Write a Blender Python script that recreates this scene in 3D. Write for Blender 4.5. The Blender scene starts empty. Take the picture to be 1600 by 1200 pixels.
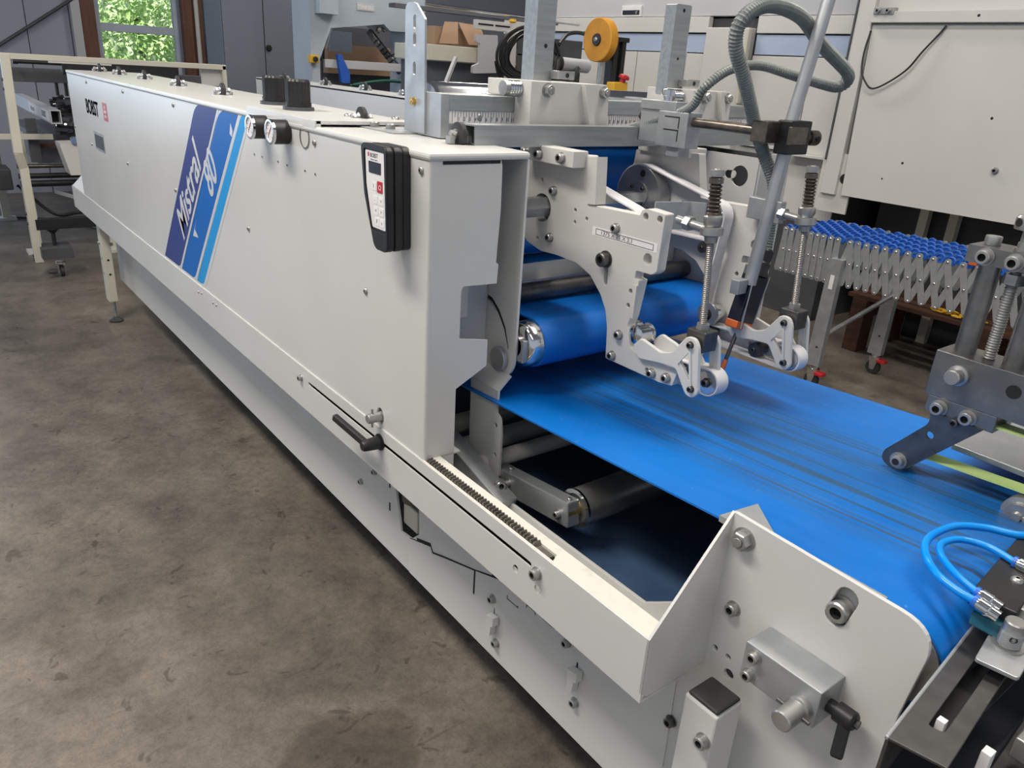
import bpy, bmesh, math, random
from mathutils import Vector, Matrix, Quaternion
random.seed(7)
scene = bpy.context.scene
col = scene.collection
PI = math.pi

# ------------------------------------------------------------------ camera
cd = bpy.data.cameras.new('camera'); cam = bpy.data.objects.new('camera', cd); col.objects.link(cam)
right = Vector((0.793687, -0.605121, 0.062361)); up = Vector((0.185293, 0.33812, 0.922681)); back = Vector((-0.579419, -0.720766, 0.380487))
M4 = Matrix((right, up, back)).transposed().to_4x4(); M4.translation = Vector((-.82, -1.3223, 1.64))
cam.matrix_world = M4
cd.sensor_width = 36; cd.sensor_fit = 'HORIZONTAL'; cd.lens = 1195.87/1600*36
cd.clip_start = 0.02; cd.clip_end = 200
scene.camera = cam

# ------------------------------------------------------------------ world and lamps
w = bpy.data.worlds.new('sky'); scene.world = w; w.use_nodes = True
bg = w.node_tree.nodes['Background']
bg.inputs[0].default_value = (0.78, 0.87, 1.0, 1); bg.inputs[1].default_value = .52

def area_lamp(name, loc, size, sy, power, color, direction):
    l = bpy.data.lights.new(name, 'AREA'); l.shape = 'RECTANGLE'; l.size = size; l.size_y = sy; l.energy = power; l.color = color
    o = bpy.data.objects.new(name, l); col.objects.link(o); o.location = loc
    o.rotation_euler = Vector(direction).to_track_quat('-Z', 'Y').to_euler()
    return o
LAMPS = [((-1.9, 1.1, 4.55), .7, 3.2, 232), ((1.4, -.6, 4.55), .6, 2.8, 118), ((3.2, 4.2, 4.55), .5, 2.8, 115), ((-2.6, -3.2, 4.55), .7, 3.0, 62)]
for i, (p, sx, sy_, e) in enumerate(LAMPS):
    area_lamp('ceiling_lamp_light', p, sx, sy_, e, (1.0, 0.93, 0.84), (0, 0, -1))
area_lamp('added_fill_daylight', (-2.7, 8.95, 2.05), 2.9, 2.6, 95, (.62, .80, 1.0), (0, -1, 0))  # added fill lamp, cools and brightens the far left floor
sl = bpy.data.lights.new('sun', 'SUN'); sl.energy = 8; sl.angle = .02; sl.color = (1, .95, .85)
so = bpy.data.objects.new('sun', sl); col.objects.link(so); so.location = (-10, -12, 25); so.rotation_euler = Vector((.3, .4, -.87)).to_track_quat('-Z', 'Y').to_euler()

vs = scene.view_settings
vs.view_transform = 'Standard'; vs.look = 'None'; vs.gamma = 1.0; vs.use_curve_mapping = False; vs.exposure = 0.0

# ------------------------------------------------------------------ materials
MAT = {}
def mat(name, c, rough=.5, metal=0., c2=None, scale=8., detail=4., bump=0., stretch=None, rvar=0., coat=0., lo=.35, hi=.65, bscale=None, emit=None):
    if name in MAT: return MAT[name]
    m = bpy.data.materials.new(name); m.use_nodes = True; nt = m.node_tree; b = nt.nodes['Principled BSDF']
    b.inputs['Roughness'].default_value = rough; b.inputs['Metallic'].default_value = metal
    b.inputs['Base Color'].default_value = (*c, 1)
    if coat: b.inputs['Coat Weight'].default_value = coat; b.inputs['Coat Roughness'].default_value = .15
    tc = nt.nodes.new('ShaderNodeTexCoord'); mp = nt.nodes.new('ShaderNodeMapping')
    nt.links.new(tc.outputs['Object'], mp.inputs[0])
    if stretch: mp.inputs['Scale'].default_value = stretch
    if c2 is None: c2 = tuple(v*.93 for v in c)
    n = nt.nodes.new('ShaderNodeTexNoise'); n.inputs['Scale'].default_value = scale; n.inputs['Detail'].default_value = detail
    nt.links.new(mp.outputs[0], n.inputs[0])
    r = nt.nodes.new('ShaderNodeValToRGB'); r.color_ramp.elements[0].position = lo; r.color_ramp.elements[1].position = hi
    r.color_ramp.elements[0].color = (*c, 1); r.color_ramp.elements[1].color = (*c2, 1)
    nt.links.new(n.outputs[0], r.inputs[0]); nt.links.new(r.outputs[0], b.inputs['Base Color'])
    if rvar:
        mr = nt.nodes.new('ShaderNodeMapRange'); mr.inputs[3].default_value = rough-rvar; mr.inputs[4].default_value = rough+rvar
        nt.links.new(n.outputs[0], mr.inputs[0]); nt.links.new(mr.outputs[0], b.inputs['Roughness'])
    if bump:
        n2 = nt.nodes.new('ShaderNodeTexNoise'); n2.inputs['Scale'].default_value = bscale or scale*6; n2.inputs['Detail'].default_value = 3
        nt.links.new(mp.outputs[0], n2.inputs[0])
        bp = nt.nodes.new('ShaderNodeBump'); bp.inputs['Strength'].default_value = bump; bp.inputs['Distance'].default_value = .01
        nt.links.new(n2.outputs[0], bp.inputs['Height']); nt.links.new(bp.outputs[0], b.inputs['Normal'])
    if emit:
        b.inputs['Emission Color'].default_value = (*emit[0], 1); b.inputs['Emission Strength'].default_value = emit[1]
    MAT[name] = m
    return m
WHITE = mat('white_paint', (.625, .625, .605), .30, scale=2.5, c2=(.59, .59, .57), bump=.015, bscale=160)
CREAM = mat('cream_paint', (.62, .60, .50), .4, scale=3, c2=(.57, .55, .46))
WORN = mat('worn_white_paint', (.64, .62, .565), .42, scale=40, c2=(.55, .53, .48), lo=.55, hi=.75)
SATIN = mat('satin_cast_white', (.60, .59, .56), .45, metal=.0, scale=6, c2=(.55, .54, .51), bump=.02, bscale=200)
LIGHTGREY = mat('light_grey_paint', (.52, .53, .55), .45, scale=2)
COOLWHITE = mat('cool_white_panel', (.64, .63, .60), .38, scale=1.5)
GALV = mat('galvanised_steel', (.50, .52, .53), .42, .65, c2=(.38, .40, .42), scale=14, detail=6, rvar=.12, stretch=(1, 1, 1))
MIDST = mat('ground_steel', (.27, .27, .265), .33, .85, c2=(.20, .20, .195), scale=22, rvar=.08)
GALVX = mat('drawn_steel', (.42, .44, .44), .36, .7, c2=(.34, .36, .36), scale=6, detail=6, rvar=.1, stretch=(1, 14, 14))
CHROME = mat('chrome', (.74, .75, .76), .13, 1., c2=(.66, .67, .68), scale=20)
STEEL = mat('bare_steel', (.46, .46, .45), .34, .75, c2=(.36, .36, .35), scale=30, rvar=.1)
DSTEEL = mat('dark_steel', (.17, .165, .16), .38, .9, c2=(.11, .108, .105), scale=25, rvar=.1)
BROWNROD = mat('oiled_rod', (.13, .115, .10), .35, .85, c2=(.20, .17, .14), scale=60, rvar=.12)
BLACK = mat('black_plastic', (.010, .010, .011), .46, scale=20, c2=(.016, .016, .017))
RUBBER = mat('rubber', (.022, .022, .024), .6, scale=30, c2=(.035, .035, .035), bump=.1)
DARK = mat('recess_shade_paint', (.012, .012, .013), .8)  # near-black standing in for shade inside holes, slots and gaps
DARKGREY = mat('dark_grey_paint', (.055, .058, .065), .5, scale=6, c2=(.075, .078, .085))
ANTHR = mat('anthracite', (.095, .105, .125), .5, scale=3, c2=(.11, .12, .14))
CABGREY = mat('cabinet_grey', (.15, .17, .21), .45, scale=1.5, c2=(.165, .185, .225))
WALLGREY = mat('wall_panel_grey', (.36, .38, .45), .6, scale=.8, c2=(.32, .34, .41))
PRESSBLUE = mat('press_light_blue', (.44, .50, .56), .42, scale=3, c2=(.38, .44, .50))
BRONZE = mat('brown_timber', (.17, .075, .04), .6, c2=(.12, .05, .028), scale=4, stretch=(8, 8, .6))
WOOD = mat('pallet_wood', (.09, .036, .02), .7, c2=(.055, .023, .014), scale=5, stretch=(6, 1, 6))
CARD = mat('cardboard', (.36, .23, .145), .75, c2=(.31, .195, .12), scale=4)
BLUEH = mat('blue_hose', (.0, .25, .80), .22, scale=6, c2=(.0, .28, .84))
BLUEP = mat('blue_plastic', (.02, .12, .55), .35, scale=12, c2=(.025, .15, .62))
BLUEF = mat('blue_fabric', (.02, .11, .50), .6, scale=12)
GREEN = mat('green_belt', (.50, .66, .26), .5, c2=(.44, .60, .22), scale=10)
GREENC = mat('green_cable', (.01, .10, .07), .5)
ORANGE = mat('orange_resin', (.62, .13, .03), .4, scale=20, c2=(.5, .1, .025))
AMBER = mat('amber_tape', (.70, .34, .05), .5, c2=(.60, .27, .035), scale=8)
AMBER.node_tree.nodes['Principled BSDF'].inputs['Specular IOR Level'].default_value = .2
YELLOW = mat('yellow_plastic', (.75, .42, .02), .4, scale=10)
RED = mat('red_plastic', (.48, .018, .025), .4)
DECAL1 = mat('navy_decal', (.028, .045, .21), .42, scale=2, c2=(.03, .05, .225))
DECAL2 = mat('mid_blue_decal', (.0, .12, .46), .42, scale=2, c2=(.0, .125, .48))
DECAL3 = mat('sky_blue_decal', (.01, .29, .68), .42, scale=2, c2=(.012, .30, .70))
DECALW = mat('silver_white_decal', (.62, .64, .68), .35)
for _m in (DECAL1, DECAL2, DECAL3): _m.node_tree.nodes['Principled BSDF'].inputs['Specular IOR Level'].default_value = .15
PAPER = mat('label_paper', (.80, .78, .78), .5)
INK = mat('black_ink', (.03, .03, .035), .6)
GREYINK = mat('grey_ink', (.07, .075, .08), .6)
WBELT = mat('white_belt', (.68, .67, .69), .55, scale=20, c2=(.58, .57, .60), bump=.05)
BRASS = mat('brass', (.55, .40, .18), .3, .9)
LCD = mat('lcd', (.03, .035, .05), .2, coat=.3)
CONDUIT = mat('grey_conduit', (.19, .215, .205), .42, c2=(.15, .17, .165), scale=30)
LEAF = mat('leaf', (.42, .66, .22), .6, c2=(.70, .86, .58), scale=2.2)
BARK = mat('bark', (.22, .17, .13), .8, scale=8)

def belt_material():
    m = bpy.data.materials.new('blue_belt'); m.use_nodes = True; nt = m.node_tree; b = nt.nodes['Principled BSDF']
    b.inputs['Roughness'].default_value = .38
    tc = nt.nodes.new('ShaderNodeTexCoord')
    def noise(sc, scale, det=4):
        mp = nt.nodes.new('ShaderNodeMapping'); mp.inputs['Scale'].default_value = sc; nt.links.new(tc.outputs['Object'], mp.inputs[0])
        n = nt.nodes.new('ShaderNodeTexNoise'); n.inputs['Scale'].default_value = scale; n.inputs['Detail'].default_value = det
        nt.links.new(mp.outputs[0], n.inputs[0]); return n.outputs[0]
    def rng(src, a, bb, c=0, d=1):
        r = nt.nodes.new('ShaderNodeMapRange'); r.inputs[1].default_value = a; r.inputs[2].default_value = bb; r.inputs[3].default_value = c; r.inputs[4].default_value = d
        nt.links.new(src, r.inputs[0]); return r.outputs[0]
    def mul(a, bb):
        k = nt.nodes.new('ShaderNodeMath'); k.operation = 'MULTIPLY'
        for i, v in enumerate((a, bb)):
            if isinstance(v, float): k.inputs[i].default_value = v
            else: nt.links.new(v, k.inputs[i])
        return k.outputs[0]
    def mixc(fac, a, bb):
        k = nt.nodes.new('ShaderNodeMix'); k.data_type = 'RGBA'; nt.links.new(fac, k.inputs[0])
        for i, v in ((6, a), (7, bb)):
            if isinstance(v, tuple): k.inputs[i].default_value = (*v, 1)
            else: nt.links.new(v, k.inputs[i])
        return k.outputs[2]
    sx = nt.nodes.new('ShaderNodeSeparateXYZ'); nt.links.new(tc.outputs['Object'], sx.inputs[0]); xx = sx.outputs[0]
    band = mul(rng(xx, -.27, -.16), rng(xx, .10, .20, 1, 0))
    streak = rng(noise((1, .008, .008), 95, 5), .50, .60)
    fine = rng(noise((1, .012, .012), 300, 3), .50, .62)
    smear = rng(noise((1, .25, .25), 9, 4), .4, .7)
    base = mixc(rng(noise((1, 1, 1), 5, 3), .3, .7), (0.0, .132, .50), (0.0, .158, .56))
    c = mixc(mul(mul(band, smear), .55), base, (.008, .085, .26))
    c = mixc(mul(mul(band, streak), .75), c, (.03, .075, .12))
    c = mixc(mul(mul(band, fine), .45), c, (.02, .07, .14))
    line = mul(rng(xx, -.2035, -.2015), rng(xx, -.1985, -.1965, 1, 0)); line2 = mul(rng(xx, -.1885, -.1875), rng(xx, -.1865, -.1855, 1, 0))
    c = mixc(mul(line, .75), c, (.06, .06, .055)); c = mixc(mul(line2, .6), c, (.05, .055, .06))
    spots = rng(noise((1, 1, 1), 46, 8), .70, .76)
    c = mixc(mul(spots, .55), c, (.25, .40, .68))
    nt.links.new(c, b.inputs['Base Color'])
    nt.links.new(rng(noise((1, .3, .3), 30, 4), .3, .7, .32, .46), b.inputs['Roughness'])
    return m
BELT = belt_material()
BELT2 = mat('blue_belt_plain', (0.0, .135, .53), .36, c2=(0.0, .115, .46), scale=6, stretch=(1, 4, 4))
BELTBACK = mat('belt_underside', (.025, .06, .14), .6, c2=(.04, .085, .17), scale=10, bump=.3, bscale=420)

def concrete():
    m = bpy.data.materials.new('concrete'); m.use_nodes = True; nt = m.node_tree; b = nt.nodes['Principled BSDF']
    tc = nt.nodes.new('ShaderNodeTexCoord')
    def noise(scale, det=8, sc=(1, 1, 1), rough=.6, dist=0.):
        mp = nt.nodes.new('ShaderNodeMapping'); mp.inputs['Scale'].default_value = sc; mp.inputs['Rotation'].default_value = (0, 0, .5)
        nt.links.new(tc.outputs['Object'], mp.inputs[0])
        n = nt.nodes.new('ShaderNodeTexNoise'); n.inputs['Scale'].default_value = scale; n.inputs['Detail'].default_value = det; n.inputs['Roughness'].default_value = rough
        n.inputs['Distortion'].default_value = dist
        nt.links.new(mp.outputs[0], n.inputs[0]); return n.outputs[0]
    def ramp(src, a, bb, ca, cb):
        r = nt.nodes.new('ShaderNodeValToRGB'); r.color_ramp.elements[0].position = a; r.color_ramp.elements[1].position = bb
        r.color_ramp.elements[0].color = (*ca, 1); r.color_ramp.elements[1].color = (*cb, 1); nt.links.new(src, r.inputs[0]); return r.outputs[0]
    def mixm(a, bb, fac, mode='MULTIPLY'):
        k = nt.nodes.new('ShaderNodeMix'); k.data_type = 'RGBA'; k.blend_type = mode; k.inputs[0].default_value = fac
        nt.links.new(a, k.inputs[6]); nt.links.new(bb, k.inputs[7]); return k.outputs[2]
    c = ramp(noise(1.7, 12, dist=.5, rough=.65), .34, .68, (.135, .116, .096), (.245, .214, .176))
    c = mixm(c, ramp(noise(7, 10, rough=.7), .36, .58, (.62, .61, .62), (1, 1, 1)), .8)
    c = mixm(c, ramp(noise(34, 8, rough=.75), .36, .55, (.62, .60, .58), (1, 1, 1)), .6)
    c = mixm(c, ramp(noise(170, 3), .30, .60, (.72, .71, .70), (1.08, 1.08, 1.08)), .7)
    c = mixm(c, ramp(noise(15, 2, dist=.6), .66, .69, (1, 1, 1), (.50, .46, .44)), .7)
    c = mixm(c, ramp(noise(3.0, 5, (1, 26, 1), dist=.15), .655, .68, (1, 1, 1), (.60, .57, .55)), .55)
    c = mixm(c, ramp(noise(3.4, 4, (30, 1, 1), dist=.1), .68, .70, (1, 1, 1), (.58, .55, .53)), .5)
    c = mixm(c, ramp(noise(60, 2), .775, .80, (0, 0, 0), (.26, .25, .23)), .8, 'ADD')
    vd = nt.nodes.new('ShaderNodeVectorMath'); vd.operation = 'DISTANCE'; vd.inputs[1].default_value = (-1.69, -1.10, .05); nt.links.new(tc.outputs['Object'], vd.inputs[0])
    ad = nt.nodes.new('ShaderNodeMath'); ad.operation = 'MULTIPLY_ADD'; ad.inputs[1].default_value = .22; nt.links.new(noise(4, 5), ad.inputs[0]); nt.links.new(vd.outputs['Value'], ad.inputs[2])
    c = mixm(c, ramp(ad.outputs[0], .27, .30, (.66, .63, .61), (1, 1, 1)), .9)
    nt.links.new(c, b.inputs['Base Color'])
    r = nt.nodes.new('ShaderNodeMapRange'); r.inputs[3].default_value = .26; r.inputs[4].default_value = .54
    nt.links.new(noise(4, 6), r.inputs[0]); nt.links.new(r.outputs[0], b.inputs['Roughness'])
    bp = nt.nodes.new('ShaderNodeBump'); bp.inputs['Strength'].default_value = .08; bp.inputs['Distance'].default_value = .01
    nt.links.new(noise(120, 4), bp.inputs['Height']); nt.links.new(bp.outputs[0], b.inputs['Normal'])
    return m
CONCRETE = concrete()

# ------------------------------------------------------------------ builders
WL = {}
def link(o, parent=None):
    col.objects.link(o)
    if parent is not None: o.parent = parent
    return o
def thing(name, label, cat, loc=(0, 0, 0), group=None):
    o = bpy.data.objects.new(name, None); o.empty_display_size = .1; link(o); o.location = loc; WL[o.name] = Vector(loc)
    o['label'] = label; o['category'] = cat
    if group: o['group'] = group
    return o
def tag(o, label, cat, group=None):
    o['label'] = label; o['category'] = cat
    if group: o['group'] = group
    return o
def struct(o): o['kind'] = 'structure'; return o
def finish(name, bm, m, parent=None, smooth=False, center=True, recalc=True):
    if recalc: bmesh.ops.recalc_face_normals(bm, faces=bm.faces)
    c = Vector((0, 0, 0))
    if center and len(bm.verts):
        lo = Vector([min(v.co[i] for v in bm.verts) for i in range(3)]); hi = Vector([max(v.co[i] for v in bm.verts) for i in range(3)])
        c = (lo+hi)/2
        for v in bm.verts: v.co -= c
    me = bpy.data.meshes.new(name); bm.to_mesh(me); bm.free()
    for mm in (m if isinstance(m, (list, tuple)) else [m]): me.materials.append(mm)
    if smooth:
        for p in me.polygons: p.use_smooth = True
        try: me.set_sharp_from_angle(angle=math.radians(35))
        except Exception: pass
    o = bpy.data.objects.new(name, me); link(o, parent)
    o.location = c - (WL[parent.name] if parent is not None else Vector((0, 0, 0))); WL[o.name] = c
    return o
def bm_box(bm, lo, hi, bev=0., mi=0, seg=2):
    g = bmesh.ops.create_cube(bm, size=1); vs_ = g['verts']
    for v in vs_: v.co = Vector([(lo[i]+hi[i])/2 + v.co[i]*(hi[i]-lo[i]) for i in range(3)])
    fs = list({f for v in vs_ for f in v.link_faces})
    for f in fs: f.material_index = mi
    if bev > 0:
        es = list({e for v in vs_ for e in v.link_edges})
        bmesh.ops.bevel(bm, geom=es, offset=bev, segments=seg, affect='EDGES', profile=.5)
    return vs_
def box(name, lo, hi, m, parent=None, bev=.0):
    lo2 = [min(lo[i], hi[i]) for i in range(3)]; hi2 = [max(lo[i], hi[i]) for i in range(3)]
    bm = bmesh.new(); bm_box(bm, lo2, hi2, bev); return finish(name, bm, m, parent)
def obox(name, p, q, wx, wz, m, parent=None, bev=0., upv=(0, 0, 1)):
    """box running from p to q with cross-section wx by wz"""
    p = Vector(p); q = Vector(q); d = q-p; L = d.length; d.normalize(); s = d.cross(Vector(upv)); s.normalize(); u = s.cross(d)
    bm = bmesh.new(); bm_box(bm, (-wx/2, 0, -wz/2), (wx/2, L, wz/2), bev)
    for v in bm.verts: v.co = p + s*v.co.x + d*v.co.y + u*v.co.z
    return finish(name, bm, m, parent)
def frame_of(d):
    d = Vector(d).normalized(); a = Vector((0, 0, 1)) if abs(d.z) < .9 else Vector((1, 0, 0)); s = d.cross(a).normalized(); u = s.cross(d); return d, s, u
def bm_lathe(bm, p, d, prof, n=24, mi=0, cap=True):
    """prof: list of (distance along axis, radius)"""
    p = Vector(p); d, s, u = frame_of(d); rings = []
    for t, r in prof:
        rings.append([bm.verts.new(p + d*t + (s*math.cos(2*PI*k/n) + u*math.sin(2*PI*k/n))*max(r, 1e-5)) for k in range(n)])
    for a, b in zip(rings[:-1], rings[1:]):
        for k in range(n):
            f = bm.faces.new((a[k], a[(k+1) % n], b[(k+1) % n], b[k])); f.material_index = mi
    if cap:
        for rg in (rings[0], rings[-1]):
            f = bm.faces.new(rg); f.material_index = mi
    return rings
def lathe(name, p, d, prof, m, parent=None, n=24):
    bm = bmesh.new(); bm_lathe(bm, p, d, prof, n); return finish(name, bm, m, parent, smooth=True)
def cyl(name, p, q, r, m, parent=None, n=24, bev=0.):
    p = Vector(p); q = Vector(q); L = (q-p).length
    prof = [(0, r), (L, r)] if bev <= 0 else [(0, r-bev), (bev*.3, r-bev*.3), (bev, r), (L-bev, r), (L-bev*.3, r-bev*.3), (L, r-bev)]
    return lathe(name, p, q-p, prof, m, parent, n)
def ring(name, p, d, ro, ri, h, m, parent=None, n=28, bev=.0):
    b = bev
    prof = [(0, ri), (0, ro-b), (b, ro), (h-b, ro), (h, ro-b), (h, ri), (0, ri)] if b else [(0, ri), (0, ro), (h, ro), (h, ri), (0, ri)]
    bm = bmesh.new(); bm_lathe(bm, p, d, prof, n, cap=False); return finish(name, bm, m, parent, smooth=True)
def spring_prof(L, r, amp, pitch):
    out = []; t = 0.; k = 0
    while t <= L+1e-9:
        out.append((t, r + (amp if k % 2 else -amp))); t += pitch/2; k += 1
    return out
def catmull(pts, sub=8):
    P_ = [Vector(p) for p in pts]; P_ = [P_[0]*2-P_[1]] + P_ + [P_[-1]*2-P_[-2]]; out = []
    for i in range(1, len(P_)-2):
        p0, p1, p2, p3 = P_[i-1:i+3]
        for k in range(sub):
            t = k/sub
            out.append(.5*((2*p1)+(-p0+p2)*t+(2*p0-5*p1+4*p2-p3)*t*t+(-p0+3*p1-3*p2+p3)*t**3))
    out.append(P_[-2]); return out
def resample(pts, step):
    out = [pts[0]]; acc = 0.
    for a, b in zip(pts[:-1], pts[1:]):
        L = (b-a).length; pos = step-acc
        while pos <= L: out.append(a.lerp(b, pos/L)); pos += step
        acc = (acc+L) % step
    return out
def bm_sweep(bm, pts, r, n=10, mi=0, cap=True):
    pts = [Vector(p) for p in pts]; N = len(pts); prev = None; rings = []
    for i, p in enumerate(pts):
        t = (pts[min(i+1, N-1)]-pts[max(i-1, 0)]).normalized()
        if prev is None: _, s, u = frame_of(t)
        else:
            s = prev - t*prev.dot(t)
            if s.length < 1e-6: _, s, u = frame_of(t)
            s.normalize(); u = t.cross(s)
        prev = s; rr = r(i) if callable(r) else r
        rings.append([bm.verts.new(p + (s*math.cos(2*PI*k/n)+u*math.sin(2*PI*k/n))*rr) for k in range(n)])
    for a, b in zip(rings[:-1], rings[1:]):
        for k in range(n):
            f = bm.faces.new((a[k], a[(k+1) % n], b[(k+1) % n], b[k])); f.material_index = mi
    if cap: bm.faces.new(rings[0]); bm.faces.new(rings[-1])
def tube(name, pts, r, m, parent=None, n=10, sub=8, smooth_path=True):
    bm = bmesh.new(); bm_sweep(bm, catmull(pts, sub) if smooth_path else pts, r, n); return finish(name, bm, m, parent, smooth=True)
def plane_map(ax):
    if ax == 'x': return lambda u, v, w_: Vector((w_, u, v))
    if ax == 'y': return lambda u, v, w_: Vector((u, w_, v))
    return lambda u, v, w_: Vector((u, v, w_))
def rounded(poly, rad, seg=4):
    """round polygon corners; rad number or list"""
    out = []; n = len(poly)
    for i in range(n):
        r = rad[i] if isinstance(rad, (list, tuple)) else rad
        p = Vector(poly[i]); a = Vector(poly[i-1])-p; b = Vector(poly[(i+1) % n])-p
        r = min(r, a.length*.45, b.length*.45)
        if r < 1e-5: out.append(tuple(p)); continue
        a.normalize(); b.normalize()
        for k in range(seg+1):
            t = k/seg; q = (p+a*r)*(1-t)**2 + p*2*t*(1-t) + (p+b*r)*t*t; out.append(tuple(q))
    return out
def circ(c, r, n=20, sy=1.): return [(c[0]+r*math.cos(2*PI*k/n), c[1]+r*sy*math.sin(2*PI*k/n)) for k in range(n)]
def stadium(a, b, r, n=8):
    a = Vector(a); b = Vector(b); d = (b-a).normalized(); s = Vector((-d.y, d.x)); out = []
    for k in range(n+1): t = PI*k/n; p = b + (s*math.cos(t)+d*math.sin(t))*r; out.append(tuple(p))
    for k in range(n+1): t = PI*k/n; p = a + (-s*math.cos(t)-d*math.sin(t))*r; out.append(tuple(p))
    return out
def plate(name, ax, w0, w1, outer, m, parent=None, holes=(), bev=0.0):
    """flat plate lying across axis ax between w0 and w1, with real through holes"""
    cu = bpy.data.curves.new(name, 'CURVE'); cu.dimensions = '2D'; cu.fill_mode = 'BOTH'
    for pl in [outer]+list(holes):
        sp = cu.splines.new('POLY'); sp.points.add(len(pl)-1); sp.use_cyclic_u = True
        for i, q in enumerate(pl): sp.points[i].co = (q[0], q[1], 0, 1)
    h = abs(w1-w0); cu.extrude = max(h/2-bev, 1e-5); cu.bevel_depth = bev; cu.bevel_resolution = 1; cu.offset = -bev
    tmp = bpy.data.objects.new('tmp', cu); me = tmp.to_mesh(); bm = bmesh.new(); bm.from_mesh(me); tmp.to_mesh_clear()
    bpy.data.objects.remove(tmp); bpy.data.curves.remove(cu)
    bmesh.ops.remove_doubles(bm, verts=bm.verts, dist=1e-5)
    f = plane_map(ax); mid = (w0+w1)/2
    for v in bm.verts: v.co = f(v.co.x, v.co.y, mid+v.co.z)
    for fc in bm.faces: fc.smooth = False
    return finish(name, bm, m, parent)
def sheet(name, pts, thick, m, parent=None):
    """folded sheet: pts list of quads (world), solidified by thick"""
    bm = bmesh.new()
    for q in pts: bm.faces.new([bm.verts.new(p) for p in q])
    bmesh.ops.remove_doubles(bm, verts=bm.verts, dist=1e-5)
    bmesh.ops.recalc_face_normals(bm, faces=bm.faces)
    bmesh.ops.solidify(bm, geom=list(bm.faces), thickness=thick)
    return finish(name, bm, m, parent)
def text(name, body, ax, w, origin, size, m, parent=None, ang=0., sx=1., bold=0., shear=0., flip=-1, extr=.0004, align='LEFT'):
    """lettering on plane ax=w; reads along flip*first axis, up along second axis"""
    cu = bpy.data.curves.new(name, 'FONT'); cu.body = body; cu.size = size; cu.extrude = extr; cu.offset = bold; cu.shear = shear; cu.align_x = align
    tmp = bpy.data.objects.new('tmp', cu); me = tmp.to_mesh(); bm = bmesh.new(); bm.from_mesh(me); tmp.to_mesh_clear()
    bpy.data.objects.remove(tmp); bpy.data.curves.remove(cu)
    f = plane_map(ax); ca, sa = math.cos(ang), math.sin(ang)
    for v in bm.verts:
        x, y = v.co.x*sx, v.co.y; x, y = x*ca-y*sa, x*sa+y*ca
        v.co = f(origin[0]+flip*x, origin[1]+y, w+v.co.z)
    return finish(name, bm, m, parent)
# fastener templates built along +Z from the surface
def t_mesh(name, fn, mats):
    bm = bmesh.new(); fn(bm); bmesh.ops.recalc_face_normals(bm, faces=bm.faces); me = bpy.data.meshes.new(name); bm.to_mesh(me); bm.free()
    for mm in mats: me.materials.append(mm)
    for p in me.polygons: p.use_smooth = True
    me.set_sharp_from_angle(angle=math.radians(35)); return me
def _socket(bm):
    bm_lathe(bm, (0, 0, 0), (0, 0, 1), [(0, 1.25), (.18, 1.25), (.18, 1.), (1.15, 1.), (1.3, .86), (1.3, .55)], 18, cap=False)
    bm_lathe(bm, (0, 0, 0), (0, 0, 1), [(1.3, .55), (.7, .52)], 6, 1, cap=False)
    r = [bm.verts.new((.52*math.cos(PI*k/3), .52*math.sin(PI*k/3), .72)) for k in range(6)]; f = bm.faces.new(r); f.material_index = 1
def _dome(bm):
    bm_lathe(bm, (0, 0, 0), (0, 0, 1), [(0, 1.), (.25, .96), (.5, .78), (.65, .45), (.65, .3)], 14, cap=False)
    bm_lathe(bm, (0, 0, 0), (0, 0, 1), [(.65, .3), (.4, .28), (.4, 0)], 6, 1, cap=False)
def _hex(bm):
    bm_lathe(bm, (0, 0, 0), (0, 0, 1), [(0, 1.25), (.15, 1.25), (.15, .9)], 20, cap=False)
    bm_lathe(bm, (0, 0, .15), (0, 0, 1), [(0, 1.), (.85, 1.), (.95, .9), (.95, .55)], 6, cap=False)
    bm_lathe(bm, (0, 0, 0), (0, 0, 1), [(1.1, .55), (1.1, .5), (1.25, .5), (1.3, .44), (1.3, 0)], 14, 0, cap=False)
def _hole(bm):
    bm_lathe(bm, (0, 0, 0), (0, 0, 1), [(0, 1.), (.06, 1.), (.06, .82), (.02, 0)], 16, cap=False)
SOCKET = t_mesh('socket_screw', _socket, [STEEL, DARK]); DOME = t_mesh('dome_screw', _dome, [STEEL, DARK]); HEX = t_mesh('hex_nut', _hex, [STEEL])
DSOCKET = t_mesh('dark_socket_screw', _socket, [DSTEEL, DARK]); HOLE = t_mesh('painted_hole_disc', _hole, [DARK])  # holes are solid dark discs, their inner shade painted on
def put(name, me, loc, r, d, parent, spin=0.):
    o = bpy.data.objects.new(name, me); link(o, parent); loc = Vector(loc)
    o.location = loc - (WL[parent.name] if parent is not None else Vector())
    q = Vector((0, 0, 1)).rotation_difference(Vector(d).normalized())
    o.rotation_mode = 'QUATERNION'; o.rotation_quaternion = q @ Quaternion((0, 0, 1), spin); o.scale = (r, r, r); WL[o.name] = loc; return o
NX = (-1, 0, 0); NY = (0, -1, 0); PZ = (0, 0, 1)

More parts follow.
